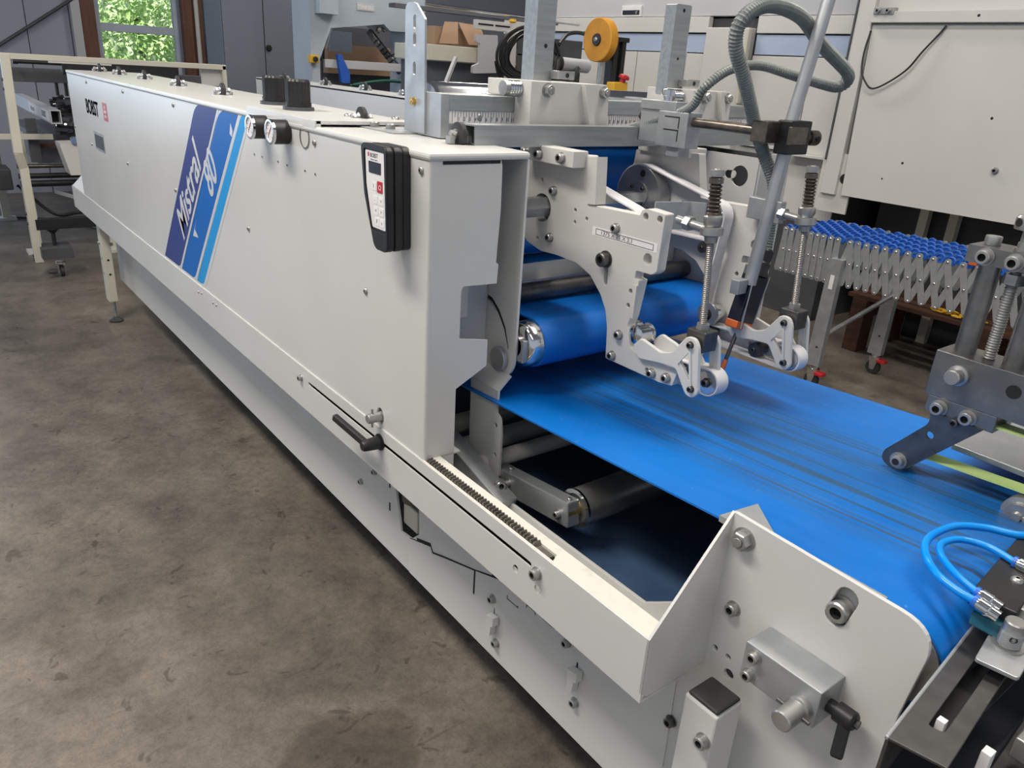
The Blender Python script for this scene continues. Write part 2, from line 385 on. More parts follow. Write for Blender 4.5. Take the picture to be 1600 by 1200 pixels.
# ================================================================== the hall
fl = struct(box('floor', (-7, -7, -.1), (10, 9.2, 0), CONCRETE)); fl['label'] = 'worn brown grey concrete factory floor'
struct(box('ceiling', (-7, -7, 4.8), (10, 9.2, 4.9), WALLGREY))
wb = struct(plate('wall_back', 'y', 9.0, 9.2, [(-7, 0), (10, 0), (10, 4.8), (-7, 4.8)], WALLGREY, None, [[(1.19, .7), (2.08, .7), (2.08, 2.7), (1.19, 2.7)], [(-4.2, .7), (-1.2, .7), (-1.2, 3.4), (-4.2, 3.4)]]))
struct(box('wall_right', (9.8, -7, 0), (10, 9.0, 4.8), WALLGREY))
for i, (x0, x1) in enumerate(((-1.15, -.2), (-.19, .50), (.51, .92))):
    box('wall_sheet', (x0, 8.97, 0), (x1, 9.0, 4.8), WALLGREY, wb)
FRAMEC = mat('window_frame_paint', (.50, .56, .66), .45)
win = struct(thing('window_1', 'tall window with grey frame showing green trees', 'window', (1.635, 9.05, .7))); del win['category']
for x0, x1, z0, z1 in ((1.19, 1.24, .7, 2.7), (2.03, 2.08, .7, 2.7), (1.24, 2.03, 1.745, 1.83), (1.24, 2.03, .7, .78), (1.24, 2.03, 2.62, 2.7)):
    box('window_frame', (x0, 9.02, z0), (x1, 9.1, z1), FRAMEC, win, .004)
GLASS = bpy.data.materials.new('pane_glass'); GLASS.use_nodes = True
_b = GLASS.node_tree.nodes['Principled BSDF']; _b.inputs['Transmission Weight'].default_value = 1; _b.inputs['Roughness'].default_value = .02; _b.inputs['IOR'].default_value = 1.05
for z0, z1 in ((.78, 1.745), (1.83, 2.62)): box('pane', (1.24, 9.055, z0), (2.03, 9.06, z1), GLASS, win)
win2 = struct(thing('added_window', 'added unseen window in the back wall lighting the floor', 'window', (-2.7, 9.05, .7))); del win2['category']  # unseen window, added to bring blue light to the floor
for x0, x1, z0, z1 in ((-4.2, -4.14, .7, 3.4), (-1.26, -1.2, .7, 3.4), (-4.14, -1.26, .7, .78), (-4.14, -1.26, 3.32, 3.4), (-2.73, -2.67, .78, 3.32)): box('window_frame', (x0, 9.02, z0), (x1, 9.1, z1), FRAMEC, win2)
struct(box('trim_1', (1.03, 8.88, 0), (1.17, 9.0, 4.8), BRONZE)); struct(box('trim_2', (2.10, 8.88, 0), (2.32, 9.0, 4.8), BRONZE))
struct(box('trim_3', (.93, 8.85, 0), (1.02, 8.97, 4.8), LIGHTGREY)); struct(cyl('trim_4', (2.24, 8.83, 0), (2.24, 8.83, 4.8), .025, COOLWHITE))
struct(box('trim_5', (2.40, 8.7, 0), (2.62, 8.97, 4.8), LIGHTGREY))
tag(cyl('brace_rod', (.20, 8.86, 1.52), (1.0, 8.86, 2.06), .018, DARKGREY), 'thin dark diagonal brace rod on the grey back wall', 'brace rod')
for i, (p, sx, sy_, e) in enumerate(LAMPS):
    o = box('ceiling_light', (p[0]-sx/2-.03, p[1]-sy_/2-.03, p[2]+.02), (p[0]+sx/2+.03, p[1]+sy_/2+.03, 4.8), COOLWHITE, None, .005)
    tag(o, 'flat white ceiling light ' + ['above the aisle left of the machine', 'above the blue belt', 'above the machines at the back', 'behind the photographer'][i], 'ceiling light', 'hall ceiling lights')
# trees outside the window
for k, (tx, ty, rr) in enumerate(((2.55, 12.9, 1.25), (3.7, 17.6, 2.1), (-.8, 16.8, 1.7))):
    t = thing('garden_tree', ['bushy light green tree filling the window', 'taller tree behind the nearest tree in the window', 'tree farther left outside the hall'][k], 'tree', (tx, ty, 0), 'trees outside the window')
    cyl('trunk', (tx, ty, 0), (tx, ty, 2.0), .06, BARK, t, 8)
    bm = bmesh.new()
    for i in range(7500):
        a = random.random()*2*PI; b = math.acos(2*random.random()-1); r = rr*random.random()**.4
        c = Vector((tx+r*math.sin(b)*math.cos(a), ty+r*math.sin(b)*math.sin(a), 1.8+r*1.1*math.cos(b)))
        if c.z < .1: continue
        q = Quaternion((random.random()-.5, random.random()-.5, random.random()-.5), random.random()*6); s = .035+.04*random.random()
        bm.faces.new([bm.verts.new(c+q@Vector(v)*s) for v in ((-1, 0, 0), (0, -.5, .1), (1, 0, 0), (0, .5, .1))])
    f = finish('foliage', bm, LEAF, t, recalc=False); f['kind'] = 'stuff'

# ================================================================== main machine
mc = thing('folding_gluing_machine', 'long white folder gluer with blue stripe decal and wide blue belt', 'machine', (.6, 1.5, 0))
# --- near side cover
cv = plate('side_cover', 'x', 0, .005, [(0.005, .797), (3.83, .797), (3.83, 1.472), (.005, 1.472)], WHITE, mc,
           [circ((.206, .83), .018, 20, 1.25)])
cyl('cover_bend', (.0065, .0055, .797), (.0065, .0055, 1.47), .0065, WHITE, cv, 16)
fl2 = plate('cover_flange', 'y', 0, .004, [(.005, .797), (.005, 1.468), (.172, 1.468), (.178, 1.45), (.180, 1.356), (.175, 1.245), (.182, 1.24), (.18, 1.197), (.091, 1.2), (.085, 1.19), (.086, 1.081), (.163, 1.067), (.164, 1.004), (.081, .962), (.082, .755), (.03, .797)], WHITE, mc)
box('cover_end_flange', (.004, 3.826, .80), (.16, 3.832, 1.47), WHITE, mc)
box('top_cover', (-.004, 0.60, 1.462), (.385, 3.832, 1.48), WHITE, mc, .006)
box('front_top_cover', (-.004, -.004, 1.462), (.25, .598, 1.478), WHITE, mc, .006)
box('cover_shade_strip', (.03, -.0008, 1.4555), (.172, .0, 1.462), DARK, mc)  # solid dark strip, paints the shade under the top cover's edge
box('gauge_plate', (-.0035, .525, 1.466), (.012, 1.0, 1.4933), WHITE, mc, .001)
box('gauge_plate_top', (-.0015, .525, 1.484), (.26, 1.0, 1.4935), WHITE, mc, .0015)
for p in ((.06, .70), (.16, .62)): put('cover_screw', DOME, (p[0]+.1, p[1]-.02, 1.493), .011, PZ, mc)
for y, z in ((3.301, 1.442), (2.525, 1.442), (1.759, 1.441), (2.598, 1.131), (1.053, 1.129), (.274, 1.13), (.538, 1.44), (.03, 1.441), (1.841, 1.126), (3.378, 1.131), (3.79, 1.184)):
    put('cover_screw', DOME, (0, y, z), .0085, NX, mc)
for y, z in ((.962, 1.363), (.901, 1.363), (.783, 1.364), (.72, 1.363), (.603, 1.364), (.54, 1.364)):
    put('rivet_hole', HOLE, (-.0015, y, z), .003, NX, mc)
ring('knockout', (-.0012, .597, 1.448), NX, .0285, .0262, .0012, DARKGREY, mc)
# decals
def slant(y_bot_l, y_bot_r, y_top_r, y_top_l, z0=.812, z1=1.466): return [(y_bot_l, z0), (y_bot_r, z0), (y_top_r, z1), (y_top_l, z1)]
for nm, q, m_ in (('navy_stripe', slant(2.115, 1.893, 1.268, 1.49), DECAL1), ('mid_blue_stripe', slant(1.866, 1.698, 1.075, 1.246), DECAL2), ('sky_blue_stripe', slant(1.668, 1.592, .992, 1.050), DECAL3)):
    s_ = plate(nm, 'x', -.0010, -.0004, rounded(q, [.0, .03, .006, .06], 5), m_, mc)
    plate('silver_edge', 'x', -.0006, -.0001, rounded([(q[0][0]+.004, q[0][1]), (q[1][0]-.022, q[1][1]-.008), (q[2][0]-.022, q[2][1]+.004), (q[3][0]+.003, q[3][1]+.004)], [.0, .04, .006, .06], 5), DECALW, s_)
A = math.atan2(.654, .632)
text('lettering', 'Mistral', 'x', -.0014, (1.80, .935), .165, DECALW, mc, A, 1.0, .0022, .25)
text('lettering', '80', 'x', -.0014, (1.405, 1.16), .165, DECALW, mc, A, .80, .0025, .25)
for pl in ([(1.665, .985), (1.60, 1.06), (1.635, 1.015), (1.60, .99)], [(1.165, 1.40), (1.15, 1.432), (1.135, 1.41), (1.145, 1.392)]):
    plate('decal_bird', 'x', -.0015, -.0010, pl, DECALW, mc)
text('lettering', 'BOBST', 'x', -.0006, (3.395, 1.29), .098, GREYINK, mc, 0, 1.0, .0019)
for _dy in (-.0026, .0026): text('lettering', 'BOBST', 'x', -.0006, (3.395+_dy, 1.29), .098, GREYINK, mc, 0, 1.0, .0016)
lg = plate('red_emblem', 'x', -.0008, -.0002, rounded([(2.99, 1.283), (2.90, 1.283), (2.90, 1.366), (2.99, 1.366)], .006), RED, mc)
for yy, zz, s in ((2.945, 1.345, .008), (2.928, 1.325, .008), (2.962, 1.325, .008), (2.945, 1.325, .006), (2.945, 1.304, .008), (2.925, 1.304, .005), (2.965, 1.304, .005)):
    plate('emblem_dot', 'x', -.0013, -.0009, circ((yy, zz), s, 10), PAPER, lg)
dp = plate('data_plate', 'x', -.0012, -.0002, rounded([(3.285, 1.119), (3.06, 1.119), (3.06, 1.209), (3.285, 1.209)], .004), STEEL, mc)
plate('data_field', 'x', -.0017, -.0012, [(3.27, 1.13), (3.075, 1.13), (3.075, 1.195), (3.27, 1.195)], INK, dp)
for z in (1.182, 1.168, 1.154, 1.140): plate('data_line', 'x', -.002, -.0017, [(3.255, z), (3.10, z), (3.10, z+.003), (3.255, z+.003)], GREYINK, dp)
# gauges and knobs
for y, z in ((.853, 1.448), (.708, 1.449)):
    g = lathe('pressure_gauge', (-.002, y, z), NX, [(0, .026), (.002, .031), (.042, .031), (.044, .029)], BLACK, mc, 28)
    ring('bezel', (-.042, y, z), NX, .032, .0265, .0085, CHROME, g, 28, .001)
    lathe('dial', (-.0461, y, z), NX, [(0, .027), (.001, .027)], PAPER, g, 24)
    obox('needle', (-.0478, y+.012, z-.01), (-.0478, y-.008, z+.012), .0015, .001, RED, g)
    for k in range(9):
        a = math.radians(225-270*k/8); obox('tick', (-.0475, y-.017*math.cos(a), z+.017*math.sin(a)), (-.0475, y-.022*math.cos(a), z+.022*math.sin(a)), .0014, .0008, INK, g)
for x, y in ((.117, 1.086), (.099, .865)):
    kb = bmesh.new(); n = 36
    prof = [(.0, .036), (.012, .036), (.012, .034), (.066, .034), (.072, .030)]
    rings = []
    for t, r in prof:
        rings.append([kb.verts.new((x+r*(1-.05*(k % 3 == 0)*(t > .011))*math.cos(2*PI*k/n), y+r*(1-.05*(k % 3 == 0)*(t > .011))*math.sin(2*PI*k/n), 1.503+t)) for k in range(n)])
    for a, b in zip(rings[:-1], rings[1:]):
        for k in range(n): kb.faces.new((a[k], a[(k+1) % n], b[(k+1) % n], b[k]))
    kb.faces.new(rings[-1]); kb.faces.new(rings[0])
    k_ = finish('pressure_knob', kb, BLACK, mc)
    lathe('knob_washer', (x, y, 1.4935), PZ, [(0, .044), (.009, .043)], DARKGREY, k_, 28)
def idler(x, y, z, parent=mc, r=.026, nm='guide_wheel', half=.03):
    g = lathe(nm, (x-.007, y, z), (1, 0, 0), [(0, r*.8), (.002, r), (.012, r), (.014, r*.8)], RUBBER, parent, 20)
    cyl('wheel_axle', (x-half, y, z), (x+half, y, z), .006, STEEL, g, 10)
    for s in (-1, 1): cyl('axle_nut', (x+s*half*.75-.004, y, z), (x+s*half*.75+.004, y, z), .010, STEEL, g, 6)
    for s in (-1, 1): box('axle_block', (x+s*half-.006, y-.010, z-r*.75), (x+s*half+.006, y+.010, z-.003), STEEL, g, .001)
    lathe('wheel_hub', (x-.010, y, z), (1, 0, 0), [(0, r*.45), (.02, r*.45)], CHROME, g, 14)
for x, y in ((.154, 3.75), (.179, 3.40), (.195, 2.95), (.190, 2.37), (.19, 1.79), (.173, .625)): idler(x, y, 1.496)
for y in (3.72, 3.11, 2.62, 2.2): idler(1.21, y, 1.50)
# --- far side cover
box('far_side_cover', (1.13, .55, .80), (1.14, 4.0, 1.483), WHITE, mc, .002)
box('far_top_cover', (1.13, .55, 1.466), (1.34, 4.0, 1.483), WHITE, mc, .005)
box('far_outer_cover', (1.33, .55, .70), (1.336, 4.0, 1.47), WHITE, mc, .001)
box('keyhole_shade_sheet', (1.10, -.04, .98), (1.106, .62, 1.462), DARKGREY, mc)  # added dark sheet, paints the shade seen through the keyhole
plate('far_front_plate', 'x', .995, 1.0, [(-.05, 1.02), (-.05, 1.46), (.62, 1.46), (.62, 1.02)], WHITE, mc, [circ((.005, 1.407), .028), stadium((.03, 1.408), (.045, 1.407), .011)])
box('far_flange', (1.0, -.055, .98), (1.13, -.05, 1.47), SATIN, mc)
# --- near inner plate with joggle
ip = plate('inner_frame_plate', 'x', .245, .251, rounded([(.0, 1.462), (.0, .985), (.02, .955), (.40, .955), (.40, 1.462)], [.0, .03, .02, 0, 0]), WHITE, mc,
           [[(.125, 1.134), (.10, 1.130), (.070, 1.108), (.042, 1.072), (.024, 1.022), (.034, 1.020), (.054, 1.064), (.082, 1.098), (.108, 1.117), (.128, 1.122)]])
sheet('plate_joggle', [[(.248, .008, .957), (.213, .010, .922), (.213, .125, .922), (.248, .125, .957)]], .006, WHITE, ip)
plate('lower_tab', 'x', .210, .216, rounded([(.010, .924), (.012, .868), (-.005, .86), (-.012, .815), (-.013, .704), (.118, .704), (.124, .924)], [0, .004, .012, .004, .004, 0, 0]), WHITE, ip, [circ((.012, .835), .007, 14), circ((.008, .755), .007, 14)])
box('slot_backing', (.2515, .02, 1.01), (.2525, .12, 1.14), DARK, ip)  # dark sheet paints in the shade behind the arc slot
lathe('disc_knob', (.2445, .05, .992), NX, [(0, .022), (.004, .030), (.012, .030), (.014, .028)], GALV, ip, 28)
box('inner_guard', (.09, .12, 1.0), (.244, .125, 1.44), LIGHTGREY, mc); box('inner_guard_post', (.10, .10, 1.08), (.125, .118, 1.3), SATIN, mc, .002); box('inner_guard_post', (.14, .10, 1.09), (.175, .118, 1.3), SATIN, mc, .002)
# --- rail with slot and rack
rl = plate('rail_face', 'x', -.004, 0, [(-.706, .672), (4.2, .672), (4.2, .792), (3.86, .80), (-.706, .80)], WHITE, mc,
           [stadium((.626, .762), (-.398, .762), .0058), circ((-.358, .726), .009, 14), circ((-.427, .721), .009, 14)])
plate('rail_ledge', 'z', .797, .801, [(-.002, -.704), (.044, -.704), (.044, .0), (.10, .0), (.10, 4.0), (-.002, 4.0)], WORN, rl, [[(.003, -.455), (.021, -.445), (.021, .06), (.003, .06)]])
cyl('rail_bend', (.0, -.704, .797), (.0, 3.86, .797), .0042, WHITE, rl, 10)
box('rail_bottom', (-.004, -.706, .668), (.164, 4.2, .672), WHITE, rl)
plate('rail_far_end', 'y', 4.196, 4.2, [(-.004, .672), (.16, .672), (.16, .90), (-.004, .795)], WHITE, rl)
sheet('far_tray', [[(0, 3.84, .80), (0, 4.2, .795), (.12, 4.2, .92), (.12, 3.84, .92)]], .003, COOLWHITE, rl)
bm = bmesh.new(); bm_box(bm, (.004, -.44, .78), (.020, .07, .797)); y = .06; pitch = .0105
while y > -.395:
    vs_ = [bm.verts.new(p) for p in ((.004, y, .797), (.004, y-pitch*.28, .807), (.004, y-pitch*.55, .807), (.004, y-pitch*.83, .797), (.020, y, .797), (.020, y-pitch*.28, .807), (.020, y-pitch*.55, .807), (.020, y-pitch*.83, .797))]
    for f in ((0, 1, 2, 3), (4, 7, 6, 5), (0, 4, 5, 1), (1, 5, 6, 2), (2, 6, 7, 3)): bm.faces.new([vs_[i] for i in f])
    y -= pitch
finish('toothed_rack', bm, mat('oily_steel', (.24, .225, .19), .42, .7, c2=(.15, .14, .12), scale=40), mc)
for y, z in ((1.654, .77), (1.613, .775), (1.478, .774), (1.442, .774)): put('rail_screw', DOME, (-.004, y, z), .005, NX, mc)
put('rail_screw', SOCKET, (-.004, .681, .762), .0085, NX, mc); put('rail_screw', SOCKET, (-.004, -.423, .756), .011, NX, mc)
box('slot_backing', (.0225, -.46, .70), (.024, .66, .79), DARK, rl)  # dark sheet in place of the shaded rail interior
# clamping lever and index pin
lv = lathe('clamp_lever', (-.004, .20, .762), NX, [(0, .022), (.003, .022), (.003, .017), (.012, .017), (.045, .014), (.05, .011)], BLACK, mc, 20)
obox('lever_arm', (-.040, .21, .764), (-.062, .335, .790), .016, .018, BLACK, lv, .004); lathe('lever_screw', (-.05, .20, .762), NX, [(0, .005), (.004, .005)], DSTEEL, lv, 10)
pn = lathe('index_pin', (.03, .206, .829), NX, [(0, .0125), (.062, .0125), (.065, .011)], STEEL, mc, 20)
cyl('cross_pin', (-.022, .206, .805), (-.022, .206, .853), .003, STEEL, pn, 8)
# --- gusset and plated side frame
plate('end_gusset', 'y', -.706, -.701, [(-.004, .688), (.012, .674), (.166, .674), (.166, .988), (-.004, .80)], WHITE, mc)
cyl('gusset_bend', (.0, -.7025, .69), (.0, -.7025, .80), .0042, WHITE, mc, 10)
fp = plate('side_frame_plate', 'x', .164, .172, rounded([(4.0, .224), (4.0, .70), (-.55, .70), (-.70, .80), (-.70, .988), (-1.045, .979), (-1.028, .82), (-1.02, .224)], [0, 0, 0, .02, .01, .055, 0, 0], 8), WHITE, mc,
           [stadium((-.9165, .952), (-.907, .914), .017), [(.42, .475), (.285, .482), (.282, .385), (.325, .345), (.215, .388), (.208, .368), (.318, .327), (.385, .335)][:4] + [(.385, .337)], circ((-.757, .684), .010, 14), circ((-.721, .716), .0055, 12), circ((-.749, .716), .0055, 12)], .0012)
put('frame_nut', HEX, (.164, -.734, .951), .0165, NX, mc); put('frame_screw', SOCKET, (.164, -.741, .816), .011, NX, mc)
put('slot_screw', SOCKET, (.180, -.908, .922), .017, NX, mc); box('slot_backing', (.18, -.96, .87), (.19, -.86, .972), GALV, mc)
plate('galvanised_angle', 'z', .950, .962, [(.172, -.674), (.262, -.686), (.175, -.80), (.172, -.80)], GALV, mc)
box('far_frame_plate', (1.02, -1.03, .224), (1.03, 4.0, .86), WHITE, mc)
for p, q, rr in (((.172, 3.6, .35), (1.02, 3.6, .35), .03), ((.172, 1.5, .35), (1.02, 1.5, .35), .03), ((.172, -.5, .35), (1.02, -.5, .35), .03)): cyl('cross_tube', p, q, rr, STEEL, mc, 14)
# lower panel with steps, slots and catches
lp = plate('lower_panel', 'x', .1615, .1638, [(.33, .226), (.33, .345), (.215, .382), (.205, .366), (.15, .385), (.004, .432), (.004, .36), (-.004, .36), (-.004, .436), (-.15, .487), (-.55, .62), (-.655, .645), (-.665, .226)], WHITE, mc,
           [[(-.137, .437), (-.137, .449), (-.141, .449), (-.141, .441), (-.179, .441), (-.179, .445), (-.183, .445), (-.183, .437)],
            [(-.211, .46), (-.211, .472), (-.247, .472), (-.247, .460), (-.243, .460), (-.243, .468), (-.215, .468), (-.215, .46)],
            [(-.272, .468), (-.272, .484), (-.277, .484), (-.277, .473), (-.315, .473), (-.315, .468)],
            [(-.089, .35), (-.094, .35), (-.094, .378), (-.089, .378)], [(-.395, .405), (-.401, .405), (-.401, .437), (-.395, .437)]])
plate('panel_shade_strip', 'x', .1622, .1637, [(.33, .347), (.215, .386), (.204, .371), (.15, .390), (.0, .437), (-.15, .493), (-.55, .627), (-.55, .60), (-.15, .47), (-.006, .42), (-.006, .362), (.006, .362), (.006, .415), (.15, .37), (.205, .355), (.33, .33)], DARK, lp)  # solid dark strip, shade of the panel's top gap put in as colour
plate('notch_shade_plate', 'x', .1625, .1642, [(.292, .368), (.218, .392), (.209, .372), (.282, .350)], DARK, lp)  # nothing is cut here: dark plate paints the shaded notch
box('slit_shade_sheet', (.16382, -.42, .33), (.16398, -.07, .475), DARK, lp)  # dark sheet colours the slits as if deep in shade
for y, z, d in ((-.084, .402, 0), (-.11, .281, 0), (-.361, .466, 0), (-.406, .329, 0), (-.662, .495, 1)): put('panel_screw', DSOCKET if d else SOCKET, (.1615, y, z), .010, NX, lp)
for y, z in ((.638, .385), (.546, .464)): put('panel_screw', SOCKET, (.164, y, z), .0085, NX, mc)
for yy, zz in ((0, 0), (-.305, .062)):
    plate('panel_catch', 'x', .140, .158, [(-.085+yy, .362+zz), (-.115+yy, .368+zz), (-.115+yy, .342+zz), (-.108+yy, .342+zz), (-.104+yy, .308+zz), (-.094+yy, .300+zz), (-.088+yy, .30+zz)], WHITE, lp)
for y0, z0 in ((.455, .455), (.455, .375)): plate('vent_slit', 'x', .1625, .1642, [(y0, z0), (y0-.006, z0), (y0-.006, z0+.028), (y0, z0+.028)], DARK, mc)
box('opening_shade_sheet', (.22, .27, .33), (.226, .44, .50), DARK, mc); lathe('jack_roller', (.20, .365, .44), PZ, [(0, .03), (.006, .038), (.028, .038), (.032, .03)], DSTEEL, mc, 20)  # dark sheet behind the opening is painted interior shade
box('jack_bracket', (.178, .315, .36), (.215, .395, .432), CREAM, mc, .004)
# legs with levelling feet
def leg(x0, y0):
    g = box('leg', (x0, y0-.055, .135), (x0+.05, y0+.035, .70), CREAM, mc, .003)
    cyl('threaded_foot', (x0+.03, y0-.02, .02), (x0+.03, y0-.02, .14), .009, STEEL, g, 10)
    lathe('foot_pad', (x0+.03, y0-.02, 0), PZ, [(0, .042), (.008, .042), (.024, .015), (.03, .011)], RUBBER, g, 20)
    for z in (.40, .31): put('leg_hole', HOLE, (x0-.0005, y0, z), .007, NX, g); put('leg_hole', HOLE, (x0+.025, y0-.0555, z), .007, NY, g)
leg(.05, 3.87); leg(1.04, 3.87); leg(1.04, -.2)
for z in (.50,): put('leg_bolt', HEX, (.05, 3.87, z), .009, NX, mc); put('leg_bolt', HEX, (.10, 3.80, z), .009, NY, mc)
# post with black cap at the front
po = box('square_post', (.058, -.816, .0), (.126, -.748, .692), WHITE, mc, .004)
box('black_cap', (.061, -.813, .692), (.123, -.751, .699), RUBBER, po, .004)
put('post_screw', SOCKET, (.058, -.800, .632), .0115, NX, po)
# steel block with knob and lever on the front plate
sb = box('steel_block', (.10, -.945, .760), (.164, -.812, .828), GALV, mc, .0015)
for y, z in ((-.832, .812), (-.829, .774)): put('block_screw', SOCKET, (.10, y, z), .0095, NX, sb)
lathe('release_knob', (.10, -.921, .785), NX, [(0, .0195), (.012, .0195), (.014, .0165), (.052, .0165), (.054, .0145)], STEEL, sb, 24); cyl('knob_cross_pin', (.078, -.948, .785), (.078, -.893, .788), .0032, DSTEEL, sb, 8)
lv2 = lathe('block_lever', (.132, -.945, .790), NY, [(0, .011), (.014, .011), (.014, .0155), (.04, .0155), (.044, .012)], BLACK, sb, 16)
obox('lever_grip', (.130, -.975, .792), (.108, -.985, .735), .018, .016, BLACK, lv2, .004); lathe('lever_cap', (.132, -.988, .79), NY, [(0, .007), (.006, .007)], DSTEEL, lv2, 8)
# --- conveyor belts
def loop_belt(name, circles, x0, x1, m, parent, thick=.004, seg=16):
    """closed belt round circles (y,z,r,sense) in order"""
    n = len(circles); tang = []
    for i in range(n):
        (ay, az, ar, as_), (by, bz, br, bs) = circles[i], circles[(i+1) % n]
        d = Vector((by-ay, bz-az)); L = d.length; d /= L; nrm = Vector((d.y, -d.x))   # right of travel
        R1 = ar*as_; R2 = br*bs; c = (R1-R2)/L; c = max(-1, min(1, c)); s = math.sqrt(1-c*c)
        v = d*c + nrm*s      # direction from centre to tangent point for ccw travel
        tang.append((Vector((ay, az))+v*R1, Vector((by, bz))+v*R2))
    pts = []
    for i in range(n):
        cy, cz, r, s = circles[i]; p = tang[i-1][1]; q = tang[i][0]
        a0 = math.atan2(p.y-cz, p.x-cy); a1 = math.atan2(q.y-cz, q.x-cy); da = a1-a0
        if s > 0:
            while da < -1e-6: da += 2*PI
        else:
            while da > 1e-6: da -= 2*PI
        k = max(2, int(abs(da)/(2*PI)*seg*2))
        for j in range(k+1): pts.append((cy+r*math.cos(a0+da*j/k), cz+r*math.sin(a0+da*j/k)))
    bm = bmesh.new(); N = len(pts); outer = pts; inner = []
    for i in range(N):
        a = Vector(pts[i-1]); b = Vector(pts[(i+1) % N]); t = (b-a).normalized(); nn = Vector((-t.y, t.x)); inner.append(tuple(Vector(pts[i])+nn*thick))
    R = [[bm.verts.new((x, p[0], p[1])) for p in lst] for x in (x0, x1) for lst in (outer, inner)]; two = isinstance(m, list)
    for i in range(N):
        j = (i+1) % N
        bm.faces.new((R[0][i], R[0][j], R[2][j], R[2][i])); bm.faces.new((R[1][i], R[3][i], R[3][j], R[1][j])).material_index = 1 if two else 0
        bm.faces.new((R[0][i], R[1][i], R[1][j], R[0][j])); bm.faces.new((R[2][i], R[2][j], R[3][j], R[3][i]))
    return finish(name, bm, m, parent, smooth=True)
BX0, BX1 = .197, .985
lb = loop_belt('lower_belt', [(-.985, .886, .073, 1), (-.55, .66, .04, 1), (3.5, .56, .06, 1), (3.5, .642, .066, 1)], BX0, BX1, [BELT, BELTBACK], mc)
cyl('front_belt_roller', (BX0-.005, -.985, .886), (BX1+.005, -.985, .886), .068, STEEL, mc, 32)
box('belt_bed', (.27, -.93, .905), (.94, .0, .912), DARKGREY, mc).rotation_euler.x = -.0557
cyl('tension_roller', (.26, -.245, .722), (.98, -.245, .722), .045, STEEL, mc, 32)
ta = obox('tension_arm', (.235, .01, .690), (.235, -.262, .722), .036, .062, GALV, mc, .003)
ring('roller_ring', (.255, -.245, .722), (1, 0, 0), .046, .036, .006, CHROME, ta); cyl('roller_stub', (.22, -.245, .722), (.275, -.245, .722), .018, BRASS, ta, 16)
put('arm_screw', SOCKET, (.217, -.232, .712), .009, NX, ta); put('arm_screw', SOCKET, (.217, -.045, .70), .009, NX, ta); put('arm_screw', DOME, (.235, -.03, .728), .008, PZ, ta); put('arm_screw', DOME, (.235, -.245, .752), .007, PZ, ta)
for y_, z_, r_ in ((.05, .715, .022), (.17, .70, .028), (.30, .70, .028)): cyl('under_rod', (.19, y_, z_), (1.02, y_, z_), r_, SATIN, mc, 16)
cb = obox('rack_carriage', (.155, .15, .738), (.155, -.118, .672), .05, .085, GALV, mc, .002)
put('carriage_hole', HOLE, (.1295, -.035, .70), .011, NX, cb); put('carriage_screw', SOCKET, (.165, -.075, .726), .012, (-.3, -.9, .2), cb)
loop_belt('upper_belt', [(.012, 1.035, .060, 1), (.9, .96, .05, 1), (.9, 1.01, .05, 1)], .30, .99, BELT2, mc)
br = lathe('belt_nose_roller', (.262, .012, 1.035), (1, 0, 0), [(0, .028), (0, .044), (.004, .05), (.012, .055), (.03, .056), (.72, .056), (.735, .05)], CHROME, mc, 36)
cyl('roller_stub', (.252, .012, 1.035), (.275, .012, 1.035), .026, STEEL, br, 20); box('bearing_block', (.252, -.022, 1.0), (.278, .0, 1.055), GALV, br, .002)
cyl('black_roller', (.252, .14, 1.117), (.99, .14, 1.117), .024, DSTEEL, mc, 24); box('flat_bar', (.252, .19, 1.13), (.99, .195, 1.175), COOLWHITE, mc)
cyl('rear_roller', (.252, .30, 1.20), (.99, .30, 1.20), .03, BELT2, mc, 24)
cyl('upper_blue_roller', (.252, .43, 1.365), (.99, .43, 1.365), .10, BELT2, mc, 48)
box('inner_dark_wall', (.252, .62, .95), (.995, .625, 1.30), DARKGREY, mc)

# --- ruler beam, slotted post, chrome roller and square tube above the cover
bmn = plate('ruler_beam', 'y', .254, .35, [(.205, 1.48), (1.36, 1.48), (1.36, 1.576), (.205, 1.576)], GALVX, mc)
box('beam_upper_lip', (.205, .250, 1.541), (1.36, .2545, 1.576), GALVX, bmn, .001); box('beam_lower_lip', (.205, .250, 1.48), (1.36, .2545, 1.513), GALVX, bmn, .001)
box('beam_end_cap', (.1815, .250, 1.48), (.205, .35, 1.577), GALV, bmn, .001)
rs = box('ruler_scale', (.205, .2525, 1.5135), (1.33, .2542, 1.5405), PAPER, bmn)
bm = bmesh.new(); k = 0; x = .214
while x < 1.3:
    h = .012 if k % 2 else .0245; bm_box(bm, (x, .2519, 1.5395-h), (x+.0008, .2525, 1.5395)); x += .0079; k += 1
finish('ruler_ticks', bm, INK, rs)
for k in range(1, 69): text('ruler_digit', str(k), 'y', .2522, (.230+(k-1)*.0158+.0035, 1.519), .0125, INK, rs, 0, .72, 0, 0, 1, .0002, 'CENTER')
lathe('ruler_rivet', (.292, .2525, 1.527), NY, [(0, .008), (.0015, .006)], STEEL, rs, 14)
sp = plate('slotted_post', 'x', .176, .1815, rounded([(.312, 1.484), (.405, 1.484), (.405, 1.755), (.395, 1.766), (.36, 1.766), (.318, 1.731)], [0, 0, .004, .006, .01, .004]), GALV, mc, [stadium((.362, 1.716), (.362, 1.734), .0065), stadium((.362, 1.680), (.362, 1.697), .0065), stadium((.362, 1.617), (.362, 1.634), .0065)])
put('post_bolt', t_mesh('brass_nut', _hex, [BRASS]), (.176, .362, 1.553), .0085, NX, sp)
lathe('chrome_roller', (.25, .425, 1.545), (1, 0, 0), [(0, .03), (.002, .048), (.012, .054), (.98, .054), (.985, .046)], CHROME, mc, 36)
